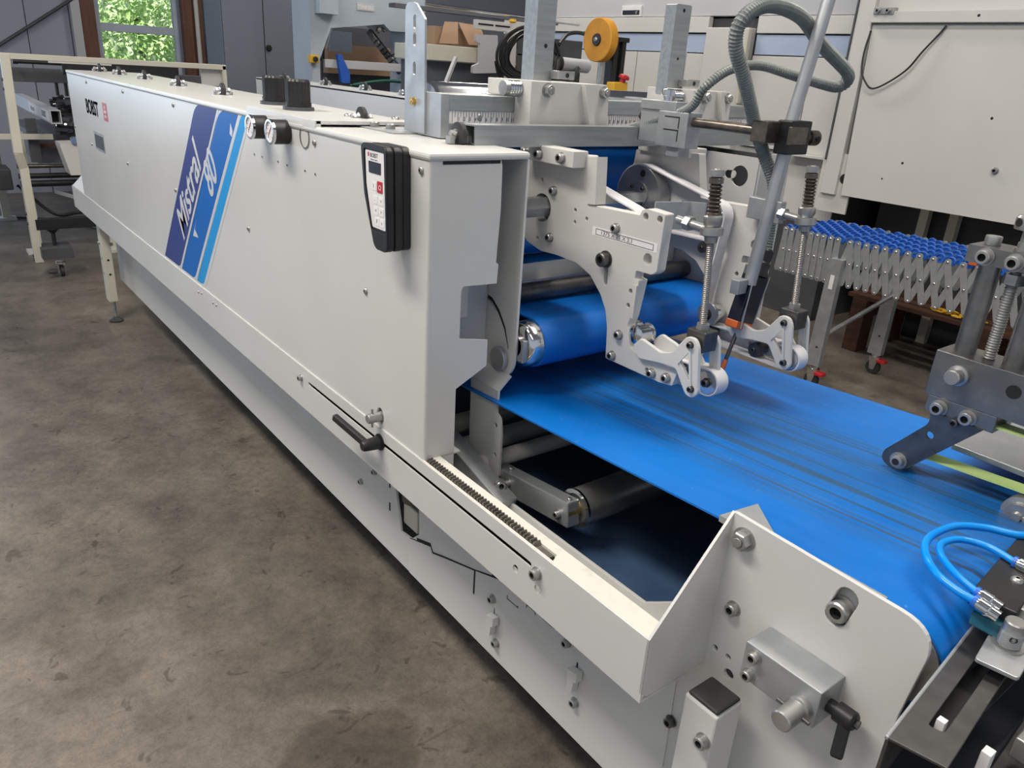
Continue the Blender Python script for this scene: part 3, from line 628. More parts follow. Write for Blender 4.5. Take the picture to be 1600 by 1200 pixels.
for x in (.235, 1.24): box('roller_bearing', (x, .42, 1.478), (x+.015, .48, 1.56), GALV, mc, .001)
box('roller_deck', (.25, .36, 1.47), (1.13, .62, 1.478), DARKGREY, mc)
for p in ((.15, .51), (.165, .455)): lathe('deck_bolt', (p[0], p[1], 1.478), PZ, [(0, .012), (.014, .012), (.016, .010)], STEEL, mc, 14)
box('deck_strip', (.12, .36, 1.478), (.24, .58, 1.4815), GALV, mc, .0005)
plate('square_tube', 'x', .188, 1.30, [(.12, 1.474), (.168, 1.474), (.168, 1.521), (.12, 1.521)], GALVX, mc, [[(.1235, 1.4775), (.1645, 1.4775), (.1645, 1.5175), (.1235, 1.5175)]])
idler(.166, .15, 1.499, half=.022)
def bracket(x0, x1, mirrored=False):
    b = plate('beam_bracket', 'y', .188, .2495, [(x0, 1.515), (x0, 1.616), (x1-.012, 1.616), (x1, 1.596), (x1+.004, 1.517)], SATIN, mc, (), .0015)
    box('bracket_top', (x0, .2495, 1.578), (x1-.01, .365, 1.616), SATIN, b, .002)
    xr = x0 + (x1-x0)*.66
    plate('bracket_rib', 'y', .172, .188, [(xr-.012, 1.612), (xr+.002, 1.612), (xr+.035, 1.517), (xr+.015, 1.517)], SATIN, b)
    put('bracket_bolt', HEX, (x0+.05, .188, 1.597), .0135, NY, b); put('bracket_bolt', HEX, (x1-.02, .188, 1.597), .0125, NY, b)
    return b
b1 = bracket(.392, .648); b2 = bracket(.975, 1.145)
for x, b in ((.355, b1), (.935, b2)):
    sg = lathe('coil_collar', (x, .235, 1.596), (1, 0, 0), spring_prof(.036, .0165, .0022, .0075), CHROME, b, 20); lathe('collar_end', (x-.012, .235, 1.596), (1, 0, 0), [(0, .017), (.012, .018)], STEEL, b, 16)
ps = plate('height_post', 'z', 1.60, 2.15, [(.478, .29), (.538, .29), (.538, .34), (.478, .34)], GALVX, mc, [[(.482, .294), (.534, .294), (.534, .336), (.482, .336)]])
put('post_hole', HOLE, (.511, .2897, 1.697), .005, NY, ps)
ps2 = plate('height_post', 'y', .29, .33, rounded([(.972, 1.60), (1.036, 1.60), (1.036, 1.835), (.972, 1.835)], [0, 0, .006, .006]), GALVX, mc)
put('post_hole', HOLE, (1.005, .2897, 1.82), .005, NY, ps2); put('post_hole', HOLE, (1.005, .2897, 1.695), .004, NY, ps2)
for x, b in ((.53, b1), (1.02, b2)):
    lk = box('post_lock', (x, .255, 1.622), (x+.055, .29, 1.642), STEEL, b, .002); put('lock_hole', HOLE, (x+.03, .2548, 1.632), .006, NY, b)
plate('side_guard', 'x', 1.05, 1.054, rounded([(.30, 1.60), (.38, 1.60), (.38, 1.77), (.33, 1.77), (.30, 1.72)], [0, 0, .01, .02, .02]), LIGHTGREY, mc)
box('carrier_block', (.38, .005, 1.44), (.425, .20, 1.477), SATIN, mc, .002)
cyl('hex_shaft', (.252, .145, 1.330), (.995, .145, 1.330), .026, GALVX, mc, 6)

# --- the two hanging belt carriers
CAR = [(.215, 1.455), (-.004, 1.469), (-.030, 1.363), (-.043, 1.362), (-.179, 1.366), (-.183, 1.378), (-.199, 1.383), (-.25, 1.380), (-.247, 1.257), (-.234, 1.247), (-.188, 1.246), (-.186, 1.228), (-.201, 1.227), (-.189, 1.138), (-.182, 1.118), (-.198, 1.071), (-.22, 1.062), (-.345, 1.066), (-.334, 1.024), (-.298, 1.019), (-.126, 1.019), (-.119, 1.096), (-.108, 1.132), (-.086, 1.165), (-.046, 1.201), (.007, 1.219), (.083, 1.222), (.141, 1.219), (.20, 1.232), (.235, 1.27)]
def carrier(x0, s, far):
    """s=+1: pulleys lie on the +x side of the plate, -1: on the -x side"""
    xp0, xp1 = (x0, x0+.028)
    c = plate('belt_carrier', 'x', xp0, xp1, rounded(CAR, [.004]*9+[.004]*21, 3), SATIN, mc,
              [circ((.150, 1.326), .034, 28), circ((.157, 1.392), .0055, 12), circ((.027, 1.341), .0045, 12), circ((-.014, 1.328), .0045, 12), circ((.025, 1.313), .0045, 12),
               circ((-.196, 1.366), .0075, 14), circ((-.236, 1.367), .0075, 14), circ((.159, 1.248), .0055, 12), circ((-.217, 1.278), .0125, 18), stadium((-.093, 1.245), (-.098, 1.196), .006),
               circ((-.179, 1.197), .0055, 12), circ((-.177, 1.163), .0055, 12), circ((-.257, 1.034), .006, 12)], .0012)
    if not far:
        for y, z, r in ((.108, 1.373, .0095), (.108, 1.260, .0095), (-.114, 1.325, .0095), (-.162, 1.089, .0095), (-.148, 1.033, .0095), (-.274, 1.033, .0095), (-.317, 1.037, .0095)):
            put('carrier_screw', SOCKET, (xp0, y, z), r, NX, c)
        for y, z in ((.175, 1.455), (.125, 1.457), (.044, 1.458)): put('carrier_screw', SOCKET, (.38, y, z), .0105, NX, c)
        put('slot_bolt', DSOCKET, (xp0, -.092, 1.25), .016, NX, c)
        lb_ = plate('size_label', 'x', xp0-.0006, xp0, [(-.038, 1.296), (-.24, 1.296), (-.24, 1.316), (-.038, 1.316)], PAPER, c)
        plate('label_border', 'x', xp0-.0009, xp0-.0006, [(-.05, 1.299), (-.23, 1.299), (-.23, 1.313), (-.05, 1.313)], GREYINK, lb_, [[(-.0515, 1.3003), (-.2285, 1.3003), (-.2285, 1.3117), (-.0515, 1.3117)]])
        text('label_text', '1375 X 25 X 3.1', 'x', xp0-.0009, (-.066, 1.3022), .0125, INK, lb_, 0, 1.22, 0, 0, -1, .0001)
        plate('carrier_upright', 'x', xp0-.004, xp1, [(-.004, 1.465), (-.034, 1.469), (-.043, 1.365), (-.014, 1.363)], SATIN, c)
        plate('carrier_step', 'x', xp0-.006, xp0, [(-.190, 1.14), (-.201, 1.14), (-.201, 1.215), (-.190, 1.215)], SATIN, c)
    bx0, bx1 = (x0+.036, x0+.072) if s > 0 else (x0-.046, x0-.010)
    loop_belt('flat_white_belt', [(.145, 1.345, .082, 1), (-.109, 1.330, .040, 1), (-.150, 1.090, .026, -1), (-.395, 1.047, .030, 1), (-.150, 1.039, .0205, 1), (-.095, 1.25, .018, -1)], bx0, bx1, WBELT, c, .0035)
    dk = lathe('drive_disc', (bx0-.002, .145, 1.345), (1, 0, 0), [(0, .03), (0, .077), (.002, .078), (bx1-bx0+.004, .078)], STEEL, c, 48)
    lathe('disc_hub', (bx0-.006, .145, 1.345), (1, 0, 0), [(0, .036), (.004, .037)], STEEL, dk, 32)
    for k in range(3): a = 1.75+k*2*PI/3; put('disc_hole', HOLE, (bx0-.0022, .145+.058*math.cos(a), 1.345+.058*math.sin(a)), .0095, NX, dk)
    for k in range(4): a = .8+k*PI/2; put('hub_screw', DSOCKET, (bx0-.006, .145+.027*math.cos(a), 1.345+.027*math.sin(a)), .0045, NX, dk)
    for y, z, r in ((-.109, 1.330, .035), (-.150, 1.090, .024), (-.150, 1.039, .017), (-.395, 1.047, .026), (-.095, 1.25, .0145), (-.30, 1.04, .018)):
        p = lathe('pulley', (bx0, y, z), (1, 0, 0), [(0, r*.55), (0, r*.95), (.002, r), (bx1-bx0-.002, r), (bx1-bx0, r*.95), (bx1-bx0, r*.55)], CHROME if r > .02 else DSTEEL, c, 28)
        if r in (.024, .017): lathe('pulley_flange', (bx0-.008, y, z), (1, 0, 0), [(0, r*.7), (0, r*1.25), (.002, r*1.3), (.008, r*1.3)], STEEL, p, 28)
        e_ = -.0095 if r in (.024, .017) else 0
        lathe('pulley_bearing', (bx0+.001+e_, y, z), (1, 0, 0), [(0, r*.62), (.002, r*.62)], DARK, p, 20); put('pulley_screw', DSOCKET, (bx0+.001+e_, y, z), r*.33, NX, p)
    rp = lathe('guide_roller', (x0+.002, -.205, 1.10), (1, 0, 0), [(0, .017), (.004, .023), (.006, .018), (.045, .018), (.047, .023), (.051, .017)], CHROME, c, 28) if not far else None
    # foot
    fx = (x0-.012, x0-.002) if s > 0 else (x0-.062, x0-.052); fx2 = (fx[1]+.056, fx[1]+.066)
    FOOT = [(-.350, 1.132), (-.362, 1.149), (-.384, 1.150), (-.396, 1.135), (-.408, 1.06), (-.413, 1.038), (-.400, 1.022), (-.381, 1.024), (-.345, 1.072), (-.30, 1.068), (-.238, 1.058), (-.216, 1.082), (-.238, 1.106), (-.30, 1.092), (-.330, 1.103)]
    for a, b in (fx, fx2):
        ft = plate('foot_casting', 'x', a, b, rounded(FOOT, .008, 3), WORN if False else WHITE, c, [[(-.350, 1.094), (-.372, 1.128), (-.380, 1.118), (-.388, 1.062), (-.383, 1.058)]], .002)
        plate('foot_rib', 'x', a-.003, a, rounded([(-.352, 1.10), (-.372, 1.138), (-.378, 1.134), (-.396, 1.045), (-.391, 1.043), (-.376, 1.118), (-.350, 1.082)], .003, 2), WHITE, ft)
        for y, z in ((-.376, 1.134), (-.395, 1.042)): put('foot_pin', DSOCKET, (a, y, z), .0065, NX, ft)
    fxm = (fx[0]+fx2[1])/2
    blk = box('rod_block', (fx[1]+.006, -.396, 1.118), (fx2[0]-.006, -.348, 1.162), DSTEEL, c, .002); lathe('rod_nut', (fxm, -.37, 1.162), PZ, [(0, .014), (.012, .014)], STEEL, blk, 6)
    p0 = Vector((fxm, -.37, 1.165)); p1 = Vector((fxm, -.343, 1.485)); d = (p1-p0).normalized(); L = (p1-p0).length
    rod = lathe('threaded_rod', p0, d, spring_prof(L, .0074, .0006, .004), mat('tinted_thread', (.30, .28, .25), .45, .6), c, 12)
    lathe('rod_spring', p0+d*.215, d, spring_prof(.09, .0118, .0022, .0075), BROWNROD, rod, 14); lathe('top_nut', p0+d*.305, d, [(0, .0145), (.013, .0145)], STEEL, rod, 6); lathe('lock_nut', p0+d*.292, d, [(0, .0155), (.011, .0155)], BROWNROD, rod, 6)
    lathe('spring_seat', p0+d*.176, d, [(0, .012), (.012, .014), (.016, .023), (.03, .023), (.032, .014), (.04, .019), (.052, .019), (.056, .012)], STEEL, rod, 20)
    # rod bracket
    ub = sheet('rod_bracket', [[(x0+.03, -.19, 1.335), (x0+.03, -.19, 1.395), (x0+.12, -.215, 1.395), (x0+.12, -.215, 1.335)], [(x0+.12, -.215, 1.335), (x0+.12, -.215, 1.395), (x0+.115, -.262, 1.40), (x0+.115, -.262, 1.335)]], .004, GALV, c) if not far else box('rod_bracket', (fxm-.01, -.29, 1.345), (fxm+.012, -.20, 1.395), GALV, c, .002)
    q = p0+d*.20
    bt = cyl('joint_bolt', (fxm-.0, -.345, q.z), (fxm+.0, -.262, q.z+.006), .009, STEEL, c, 12); cyl('joint_nut', (fxm, -.30, q.z+.003), (fxm, -.285, q.z+.004), .0155, STEEL, bt, 6)
carrier(.42, 1, False)
carrier(.80, -1, True)
box('carrier_hanger', (.79, .02, 1.455), (.86, .20, 1.478), SATIN, mc, .002)

# ================================================================== handset hanging on the cover
hs = thing('remote_handset', 'black handheld remote control with white keypad hanging on the machine cover', 'remote control', (-.03, .11, 1.27))
HO = [(.178, 1.474), (.168, 1.481), (.080, 1.481), (.071, 1.472), (.066, 1.278), (.074, 1.270), (.112, 1.270), (.124, 1.278), (.165, 1.38)]
for nm, a, b, g in (('handset_body', -.0555, -.042, 0), ('rubber_rim', -.042, -.038, -.006), ('handset_middle', -.038, -.022, 0), ('rubber_rim', -.022, -.018, -.005), ('handset_back', -.018, -.0008, -.002)):
    cy = .12; cz = 1.376
    plate(nm, 'x', a, b, rounded([(cy+(p[0]-cy)*(1+g*12), cz+(p[1]-cz)*(1+g*4)) for p in HO], .008, 3), BLACK, hs, (), .0018 if nm[0] == 'h' else .0005)
plate('face_rim', 'x', -.0585, -.0555, rounded(HO, .008, 3), BLACK, hs, [rounded([(.165, 1.470), (.080, 1.470), (.072, 1.308), (.133, 1.308), (.160, 1.40)], .005)], .0008)
kp = plate('keypad', 'x', -.0565, -.0553, rounded([(.161, 1.468), (.083, 1.468), (.0755, 1.314), (.132, 1.314), (.157, 1.40)], .004), PAPER, hs)
plate('display', 'x', -.0572, -.0565, rounded([(.147, 1.447), (.094, 1.447), (.094, 1.424), (.145, 1.424)], .002), LCD, kp)
text('handset_lettering', 'BOBST', 'x', -.0566, (.140, 1.4555), .0115, INK, kp, 0, .95, .0002, 0, -1, .0001)
plate('brand_square', 'x', -.0568, -.0565, [(.150, 1.456), (.144, 1.456), (.144, 1.464), (.150, 1.464)], RED, kp)
text('handset_caption', 'Remote control', 'x', -.0566, (.138, 1.4495), .0048, INK, kp, 0, .95, 0, 0, -1, .0001)
plate('stop_key', 'x', -.0572, -.0565, rounded([(.110, 1.388), (.087, 1.388), (.087, 1.411), (.110, 1.411)], .002), RED, kp); text('stop_symbol', 'O', 'x', -.0573, (.104, 1.394), .014, PAPER, kp, 0, 1, 0, 0, -1, .0001)
KEYW = mat('key_white', (.86, .85, .85), .45)
for (y, z, sym) in ((.133, 1.399, 'I'), (.128, 1.372, '-'), (.103, 1.372, '+'), (.125, 1.350, '<'), (.102, 1.350, '>'), (.120, 1.328, 'F'), (.099, 1.328, 'v')):
    plate('key', 'x', -.0571, -.0565, rounded([(y, z-.0085), (y-.019, z-.0085), (y-.019, z+.0085), (y, z+.0085)], .002), KEYW, kp)
    text('key_symbol', sym, 'x', -.0572, (y-.006, z-.004), .012, INK, kp, 0, 1, 0, 0, -1, .0001)

# ================================================================== sensor on its pole with conduit
sn = thing('sensor_pole', 'grey sensor pole with ribbed conduit clamped above the blue belt', 'sensor', (.74, -.1, 1.5))
cyl('cross_rod', (.715, .13, 1.549), (.715, -.235, 1.546), .0115, BROWNROD, sn, 18, .002)
ck = box('tube_clamp', (.69, -.045, 1.485), (.742, .05, 1.568), GALV, sn, .002)
box('clamp_cap', (.694, .0, 1.568), (.738, .118, 1.59), GALV, ck, .0015); box('clamp_jaw', (.70, -.02, 1.462), (.735, .02, 1.485), GALV, ck, .0015); box('clamp_back', (.70, .05, 1.49), (.735, .119, 1.568), GALV, ck, .0015)
for z in (1.560, 1.530): plate('clamp_slot', 'x', .6895, .6902, [(-.02, z-.03), (-.017, z-.03), (-.017, z-.006), (.028, z-.006), (.028, z-.003), (-.02, z-.003)], DARK, ck)
lathe('clamp_wing_screw', (.716, .05, 1.59), PZ, [(0, .011), (.01, .011), (.012, .016), (.026, .016), (.028, .012)], CHROME, ck, 16)
pc = box('pole_clamp', (.698, -.262, 1.522), (.775, -.222, 1.568), BROWNROD, sn, .003); box('clamp_shell', (.745, -.292, 1.50), (.825, -.255, 1.572), BLACK, pc, .003); box('clamp_face', (.735, -.300, 1.522), (.80, -.292, 1.560), BROWNROD, pc, .001)
lathe('clamp_screw', (.825, -.272, 1.535), (1, -.15, 0), [(0, .012), (.018, .012), (.018, .017), (.045, .017), (.047, .014)], BROWNROD, pc, 18); cyl('clamp_screw_hole', (.853, -.298, 1.535), (.853, -.25, 1.535), .006, DARK, pc, 10)
pl = cyl('pole', (.772, -.262, 1.50), (.872, -.262, 1.985), .0145, GALV, sn, 24); cyl('pole_lower', (.778, -.268, 1.53), (.752, -.255, 1.195), .0155, GALV, sn, 24)
cpts = [(.800, -.25, 1.262), (.812, -.24, 1.33), (.806, -.235, 1.42), (.775, -.215, 1.49), (.730, -.21, 1.55), (.684, -.22, 1.597), (.622, -.235, 1.656), (.572, -.24, 1.715), (.572, -.25, 1.762), (.648, -.25, 1.792), (.785, -.235, 1.783), (.905, -.22, 1.737), (1.045, -.215, 1.685), (1.085, -.20, 1.662), (1.075, -.185, 1.648), (1.03, -.17, 1.652), (.93, -.14, 1.668), (.839, -.11, 1.683), (.745, -.10, 1.668), (.69, -.08, 1.625), (.70, -.02, 1.57), (.72, .22, 1.50)]
path = resample(catmull(cpts, 14), .0022)
NP = len(path)
bm = bmesh.new(); bm_sweep(bm, path, lambda i: (.0142 if i < NP*.55 else .0142-.004*min(1, (i-NP*.55)/(NP*.15)))+(.0014 if i % 3 == 0 else -.0006), 12); finish('ribbed_conduit', bm, CONDUIT, sn, smooth=False)
cn = lathe('conduit_nut', (.803, -.25, 1.275), (-.32, 0, -1), [(0, .016), (.004, .019), (.03, .019), (.034, .022), (.052, .022), (.058, .026), (.066, .026)], BLACK, sn, 18)
obox('sensor_body', (.779, -.25, 1.212), (.747, -.25, 1.098), .064, .034, mat('navy_housing', (.005, .008, .022), .4), sn, .002, (0, 1, 0)); obox('sensor_side', (.812, -.25, 1.208), (.781, -.25, 1.094), .004, .036, GALV, sn, 0, (0, 1, 0))
obox('sensor_base', (.7475, -.25, 1.101), (.742, -.25, 1.082), .066, .036, ORANGE, sn, .003, (0, 1, 0))
cyl('probe_rod', (.748, -.25, 1.085), (.715, -.25, .995), .0048, DSTEEL, sn, 12); cyl('probe_sleeve', (.7185, -.25, 1.004), (.700, -.25, .954), .0068, ORANGE, sn, 12, .001)
sheet('sensor_strap', [[(.750, -.262, 1.215), (.735, -.262, 1.15), (.722, -.272, 1.09), (.737, -.272, 1.215)]], .003, GALV, sn); box('strap_clip', (.70, -.262, 1.175), (.735, -.238, 1.21), GALV, sn, .002)

# ================================================================== belt guide head at the right
gh = thing('belt_guide_head', 'steel clamping head with green belt pressing on the blue belt', 'guide head', (.69, -.9, .96))
box('guide_block', (.65, -1.22, 1.118), (.735, -.750, 1.205), MIDST, gh, .0015)
lathe('block_pin', (.65, -.800, 1.171), NX, [(0, .019), (.008, .019), (.010, .0145), (.03, .0145), (.032, .0125)], STEEL, gh, 24); put('block_hole', HOLE, (.6498, -.893, 1.172), .0125, NX, gh)
hp = plate('upper_plate', 'x', .652, .728, [(-.93, 1.374), (-.752, 1.374), (-.752, 1.404), (-.93, 1.404)], MIDST, gh)
for y in (-.784, -.832): put('plate_screw', SOCKET, (.652, y, 1.388), .0125, NX, gh)
for y in (-.783, -.868): cyl('guide_rod', (.69, y, 1.10), (.69, y, 1.376), .0185, MIDST, gh, 28)
lathe('spindle', (.69, -.826, 1.09), PZ, spring_prof(.28, .0098, .0012, .005), STEEL, gh, 14); lathe('spindle_nut', (.69, -.826, 1.345), PZ, [(0, .0185), (.018, .0185)], STEEL, gh, 6)
cyl('plate_stud', (.69, -.775, 1.404), (.69, -.775, 1.420), .0135, STEEL, gh, 18, .001)
ks = lathe('spindle_knob', (.69, -.828, 1.404), PZ, [(0, .016), (.004, .016), (.004, .013), (.014, .013), (.014, .011), (.036, .011), (.036, .026), (.040, .027), (.056, .027), (.060, .024)], STEEL, gh, 28); put('knob_hole', HOLE, (.667, -.814, 1.452), .007, (-.86, .5, 0), ks)
box('lower_plate', (.65, -.882, 1.086), (.735, -.758, 1.118), MIDST, gh, .0015)
for y in (-.784, -.836): put('plate_screw', SOCKET, (.65, y, 1.099), .0125, NX, gh)
am = plate('swing_arm', 'x', .646, .653, rounded([(-.772, 1.088), (-.776, 1.064), (-.7075, .976), (-.7075, .957), (-.722, .948), (-.748, .948), (-.766, .966), (-.868, 1.088)], [0, .01, .012, .012, .012, .014, .012, 0], 5), DSTEEL, gh, [circ((-.783, 1.041), .0075, 16)])
put('arm_pin', DSOCKET, (.646, -.819, 1.083), .008, NX, am)
lathe('pulley_bolt', (.646, -.741, .968), NX, [(0, .017), (.002, .017), (.002, .012), (.012, .012), (.013, .010)], STEEL, am, 20); put('bolt_recess', HOLE, (.6328, -.741, .968), .007, NX, am)
lathe('arm_pulley', (.656, -.745, .969), (1, 0, 0), [(0, .0155), (.042, .0155)], DSTEEL, gh, 24)
loop_belt('green_belt', [(-.745, .969, .0185, 1), (-1.45, 1.0085, .0185, 1), (-1.45, 1.12, .0185, 1), (-.825, 1.098, .004, 1)], .658, .696, GREEN, gh, .0025)
lathe('rear_pulley', (.625, -.965, .962), (1, 0, 0), [(0, .008), (.008, .010), (.008, .022), (.02, .024), (.022, .032), (.05, .032)], STEEL, gh, 28)
obox('belt_support', (.64, -.975, .952), (.64, -1.3, .985), .02, .03, GALV, gh, .002); box('cross_plate', (.72, -1.2, 1.0), (1.2, -.80, 1.012), GALV, gh, .002)
box('rear_column', (.74, -1.20, 1.05), (.80, -.92, 1.5), STEEL, gh, .002)

# ================================================================== ejector unit at lower right corner
ej = thing('ejector_unit', 'black steel bracket with knurled knobs and blue air hoses at the front', 'pneumatic unit', (.2, -1.12, .8))
Bp = [(-.012, -1.075), (.60, -1.010), (.60, -1.075), (.004, -1.141)]
kb = plate('bracket_top', 'z', .926, .930, Bp, DSTEEL, ej, [rounded([(.05, -1.096), (.33, -1.066), (.33, -1.086), (.055, -1.114)], .006)], .0008)
obox('bracket_side', (-.010, -1.077, .885), (.60, -1.0125, .885), .004, .085, DSTEEL, ej); obox('bracket_edge', (-.012, -1.0765, .928), (.60, -1.0115, .928), .005, .006, GALV, ej, .002)
box('slot_nut', (.068, -1.108, .915), (.078, -1.098, .931), PAPER, ej); box('slot_rail', (.03, -1.12, .90), (.55, -1.075, .905), DARK, ej)
cp = plate('clamp_plate', 'z', .945, .951, rounded([(.196, -1.083), (.36, -1.058), (.36, -1.115), (.206, -1.134)], .006), GALV, ej, (), .001)
for x, y, in ((.262, -1.098), (.312, -1.088)):
    lathe('knurled_knob', (x, y, .951), PZ, [(0, .02), (.003, .02), (.003, .014)] + [(.004+.0012*k, .015 if k % 2 else .0144) for k in range(18)] + [(.027, .0135), (.04, .0135), (.042, .012)], STEEL, cp, 40); put('knob_hole', HOLE, (x-.0125, y-.007, .971), .005, (-.87, -.5, 0), cp)
for q in ((.255, -1.16, .90), (.33, -1.15, .86)): lathe('side_pin', q, (1, -.25, 0), [(0, .010), (.03, .010), (.03, .014), (.07, .014), (.072, .012)], STEEL, ej, 20)
box('pin_block', (.20, -1.185, .84), (.235, -1.155, .872), STEEL, ej, .002); obox('lower_beam', (.10, -1.175, .80), (.60, -1.14, .80), .05, .04, DSTEEL, ej, .003); obox('lower_tube', (.12, -1.23, .78), (.6, -1.19, .78), .03, .03, BLACK, ej, .003)
box('unit_body', (.28, -1.32, .30), (.75, -1.12, .765), DARKGREY, ej, .004)
box('unit_deck', (.20, -1.12, .60), (.98, -.94, .64), DARKGREY, ej, .003); box('unit_column', (.45, -1.30, 0), (.60, -1.15, .30), DARKGREY, ej)
box('white_tag', (.096, -1.158, .865), (.112, -1.146, .905), PAPER, ej, .001)
obox('valve_plate', (.275, -1.062, .985), (.60, -1.03, .985), .06, .02, BLACK, ej, .002); put('valve_screw', DOME, (.36, -1.06, .995), .009, PZ, ej); put('valve_screw', DOME, (.44, -1.055, .995), .009, PZ, ej)
box('teal_spacer', (.262, -1.085, .952), (.34, -1.045, .974), mat('teal_plastic', (.02, .14, .19), .5), ej, .002)
tube('air_hose', [(.56, -1.04, 1.002), (.497, -1.016, 1.0), (.466, -.971, 1.0), (.424, -.940, 1.0), (.356, -.933, 1.0), (.306, -.95, 1.0), (.266, -.985, 1.0), (.253, -1.02, .998), (.2525, -1.049, .996)], .0062, BLUEH, ej, 12)
tube('air_hose', [(.400, -1.044, 1.0), (.410, -1.0, 1.0), (.394, -.965, 1.0), (.356, -.953, 1.0), (.322, -.966, 1.0), (.291, -1.0, 1.0), (.272, -1.042, .998)], .0056, BLUEH, ej, 12)
for p, d in (((.2525, -1.046, .996), (0, -1, -.15)), ((.272, -1.040, .998), (0, -1, -.15)), ((.401, -1.04, 1.0), (0, -1, 0))):
    fg = lathe('hose_fitting', p, d, [(0, .0075), (.003, .0085), (.006, .0085), (.006, .0105), (.020, .0105), (.022, .009), (.034, .009)], CHROME, ej, 16); lathe('release_ring', p, d, [(-.002, .0095), (.003, .0095)], BLUEP, fg, 16)

# ================================================================== expanding skate-wheel conveyor
XN, XF = 3.25, 3.80
ec = thing('expanding_conveyor', 'expanding scissor conveyor with blue skate wheels and castor legs', 'conveyor', (3.5, .8, 0))
TOPY = [1.264, 1.223, 1.178, 1.136, 1.097, 1.056, 1.017, .972, .928, .854, .808, .759, .706, .654, .593, .531, .470, .399, .327, .253, .18, .105, .03, -.05]
def strip_mesh(L):
    bm = bmesh.new(); pts = stadium((0, 0), (0, L), .0165, 6)
    a = [bm.verts.new((-.002, p[0], p[1])) for p in pts]; b = [bm.verts.new((.002, p[0], p[1])) for p in pts]
    bm.faces.new(a); bm.faces.new(b)
    for i in range(len(pts)): j = (i+1) % len(pts); bm.faces.new((a[i], a[j], b[j], b[i]))
    bmesh.ops.recalc_face_normals(bm, faces=bm.faces); me = bpy.data.meshes.new('scissor_strip'); bm.to_mesh(me); bm.free(); me.materials.append(GALV); return me
SM = strip_mesh(.236)
def wheel_bm(bm):
    bm_lathe(bm, (-.010, 0, 0), (1, 0, 0), [(.006, .007), (.006, .019), (0, .020), (0, .0235), (.003, .0245), (.017, .0245), (.020, .0235), (.020, .020), (.014, .019), (.014, .007)], 16, cap=True)
WM = t_mesh('skate_wheel', wheel_bm, [BLUEP])
PINM = t_mesh('pivot_rivet', _dome, [CHROME, CHROME])
WLec = WL[ec.name]
for i, y in enumerate(TOPY[:-1]):
    zt = .868 + .012*max(0, i-9)/10; d = (TOPY[i]-TOPY[i+1])*.5 if i > 8 else .008
    for xs, sgn in ((XN, 1), (XF, -1)):
        for dx, dd in ((0, d), (.006*sgn, -d)):
            o = bpy.data.objects.new('scissor_strip', SM); link(o, ec); o.location = Vector((xs+dx, y+dd*2 if False else y, zt)) - WLec
            o.rotation_euler = (PI + math.atan2(-dd*2, .236)*1.0, 0, 0)
        if sgn == 1:
            for dz, dyk in ((0, 0), (-.118, -d), (-.236, -2*d)): put('strip_rivet', PINM, (xs-.003, y+dyk, zt+dz), .0075, NX, ec)
    ax = cyl('wheel_axle', (XN, y, zt), (XF, y, zt), .004, STEEL, ec, 6)
    for k in range(6):
        xx = XN+.035+(k+.5*(i % 2))*.088
        if xx > XF-.02: continue
        o = bpy.data.objects.new('skate_wheel', WM); link(o, ec); o.location = Vector((xx, y, zt)) - WLec
def caster(p, parent, r=.045):
    x, y = p
    w_ = lathe('caster_wheel', (x-.014, y, r), (1, 0, 0), [(0, r*.5), (0, r*.93), (.004, r), (.024, r), (.028, r*.93), (.028, r*.5)], RUBBER, parent, 20)
    for s in (-1, 1): plate('caster_fork', 'x', x+s*.020-.0015, x+s*.020+.0015, [(y-.014, r-.012), (y+.014, r-.012), (y+.03, r*2+.02), (y-.03, r*2+.02)], CHROME, w_)
    lathe('caster_swivel', (x, y, r*2+.015), PZ, [(0, .034), (.012, .034), (.014, .026), (.026, .026)], CHROME, w_, 18)
    lathe('caster_hub', (x-.018, y, r), (1, 0, 0), [(0, r*.35), (.036, r*.35)], CHROME, w_, 14)
    return w_
for xs, y, zb in ((XN-.012, .893, .135), (XF+.012, .82, .13)):
    lg_ = plate('conveyor_leg', 'x', xs-.022, xs+.022, [(y-.036, zb), (y+.05, zb), (y+.036, .77), (y-.036, .77)], GALV, ec, [circ((y, .25), .008, 10)])
    plate('leg_label', 'x', xs-.0235, xs-.022, [(y+.012, .60), (y-.012, .60), (y-.012, .68), (y+.012, .68)], PAPER, lg_)
    cw = caster((xs, y), ec); box('brake_pedal', (xs-.03, y-.075, .085), (xs+.02, y-.02, .105), RED, cw, .004)
for xs, y in ((XN-.012, -.3), (XF+.012, -.4)):
    lg_ = box('conveyor_leg', (xs-.022, y-.04, .135), (xs+.022, y+.04, .77), GALV, ec); cw = caster((xs, y), ec); box('brake_pedal', (xs-.03, y-.075, .085), (xs+.02, y-.02, .105), RED, cw, .004)
cyl('cross_brace', (XN, .87, .33), (XF, .80, .52), .014, STEEL, ec, 12)
box('orange_end_stop', (XN+.02, .20, .885), (XN+.07, .24, .905), ORANGE, ec, .003)

